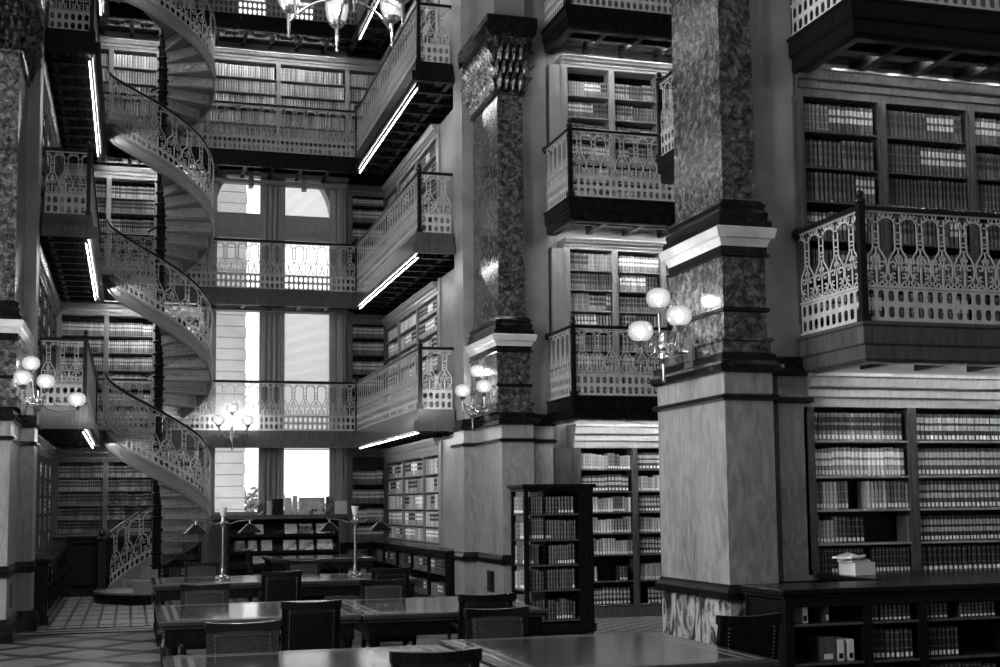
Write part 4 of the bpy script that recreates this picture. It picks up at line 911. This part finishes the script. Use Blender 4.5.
tlamp('brass double-arm desk lamp on the left of the third-row tables', (1.20,17.45,TZ+.001), .1)
tlamp('brass double-arm desk lamp on the right of the third-row tables', (2.98,17.40,TZ+.001), .1)

# magazine rack and magazines
rk = thing('magazine_rack', 'black sloping magazine rack below the tall window', 'rack', (1.94,26.62,0)); RW = 2.28
mb = MB(); mb.box(0,RW,.42,.45,0,1.5); mb.build('back','wood_dark',rk)
for x in (0,RW-.03): m_ = MB(); m_.box(x,x+.03,0,.42,0,1.5); m_.build('side','wood_dark',rk)
mb = MB(); mb.box(0,RW,-.02,.45,1.5,1.53); mb.build('top','wood_mid',rk)
tiers = (.50,.82,1.16)
for z in tiers:
    m_ = MB(); m_.box(.03,RW-.03,.06,.40,z-.03,z-.01); m_.box(.03,RW-.03,.04,.06,z-.03,z+.03); m_.add([(.03,.08,z),(RW-.03,.08,z),(RW-.03,.24,z+.30),(.03,.24,z+.30),(.03,.10,z),(RW-.03,.10,z),(RW-.03,.26,z+.30),(.03,.26,z+.30)],[(0,1,2,3),(4,7,6,5),(0,4,5,1),(3,2,6,7),(0,3,7,4),(1,5,6,2)]); m_.build('sloping_shelf','wood_dark',rk)
mags = [(2,2.49,2.66,'pale slim leaflet','second from left'),(2,3.10,3.36,'printed magazine','left of centre'),(2,3.40,3.68,'glossy magazine','centre right'),(2,3.76,4.05,'light magazine','rightmost'),
        (1,2.08,2.29,'printed brochure','leftmost'),(1,2.35,2.53,'small dark brochure','second from left'),(1,2.62,2.84,'framed pale magazine','third from left'),(1,3.07,3.34,'white-bordered magazine','fourth from left'),(1,3.40,3.70,'picture magazine','fifth from left'),(1,3.78,4.10,'light cover magazine','rightmost'),(0,2.45,2.75,'single picture magazine','only one')]
for r,x0,x1,what,pos in mags:
    z = tiers[r]; W = x1-x0; H = .27 if r != 2 else .26; mb = MB(); mb.box(0,W,0,.008,0,H)
    o = mb.build('magazine', 'printed_cover'); o.location = (x0,26.62+.062,z+.002); o.rotation_euler = (-.49,0,0)
    tag(o, '%s on the %s tier of the black rack, %s there' % (what, ['lowest','middle','top'][r], pos), 'magazine')
    mb = MB(); mb.box(.02,W-.02,-.002,.0,H-.06,H-.015); mb.build('title_band','white_paper',o)
# things on the sill
x = 2.58
for i,(W,H,mt,lab) in enumerate(((.16,.24,'printed_cover','tall booklet'),(.10,.30,'white_paper','white folder'),(.22,.34,'wood_dark','black boxed binder'),(.14,.36,'white_paper','upright white board'),(.10,.40,'white_paper','tall white leaflet'),(.55,.36,'printed_cover','wide picture folder'),(.16,.38,'printed_cover','patterned book'),(.30,.28,'white_paper','low white card'))):
    mb = MB(); mb.bev(0,W,0,.05,0,H,.004); o = tag(mb.build('sill_item', mt, loc=(x,WK-.16,1.581)), '%s standing on the window sill, %s there' % (lab, ['leftmost','second from the left','third from the left','fourth from the left','fifth from the left','sixth from the left','second from the right','rightmost'][i]), 'booklet'); x += W+.03
    o.name = ['booklet','folder','binder','card','leaflet','picture_folder','book','card'][i]
G = {'leather_chair':'leather chairs around the reading tables','reading_table':'reading tables in three rows','stone_pier':'tall stone piers','gallery':'lace-railed galleries','bookcase':'built-in bookcases on the walls',
     'globe_sconce':'globe brackets on piers and galleries','strip_light':'strip lights under the galleries','magazine':'magazines on the black rack','table_lamp':'brass desk lamps','tree':'trees outside the window','base_cabinet':'dark cabinets under the bookcases',
     'globe_chandelier':'chandeliers of the nave','window_blind':'white blinds in the right window','booklet':'loose booklets'}
for o in C.objects:
    k = o.name.split('.')[0]
    if o.parent is None and k in G and 'group' not in o and 'label' in o: o['group'] = G[k]
print('OBJECTS', len(C.objects))
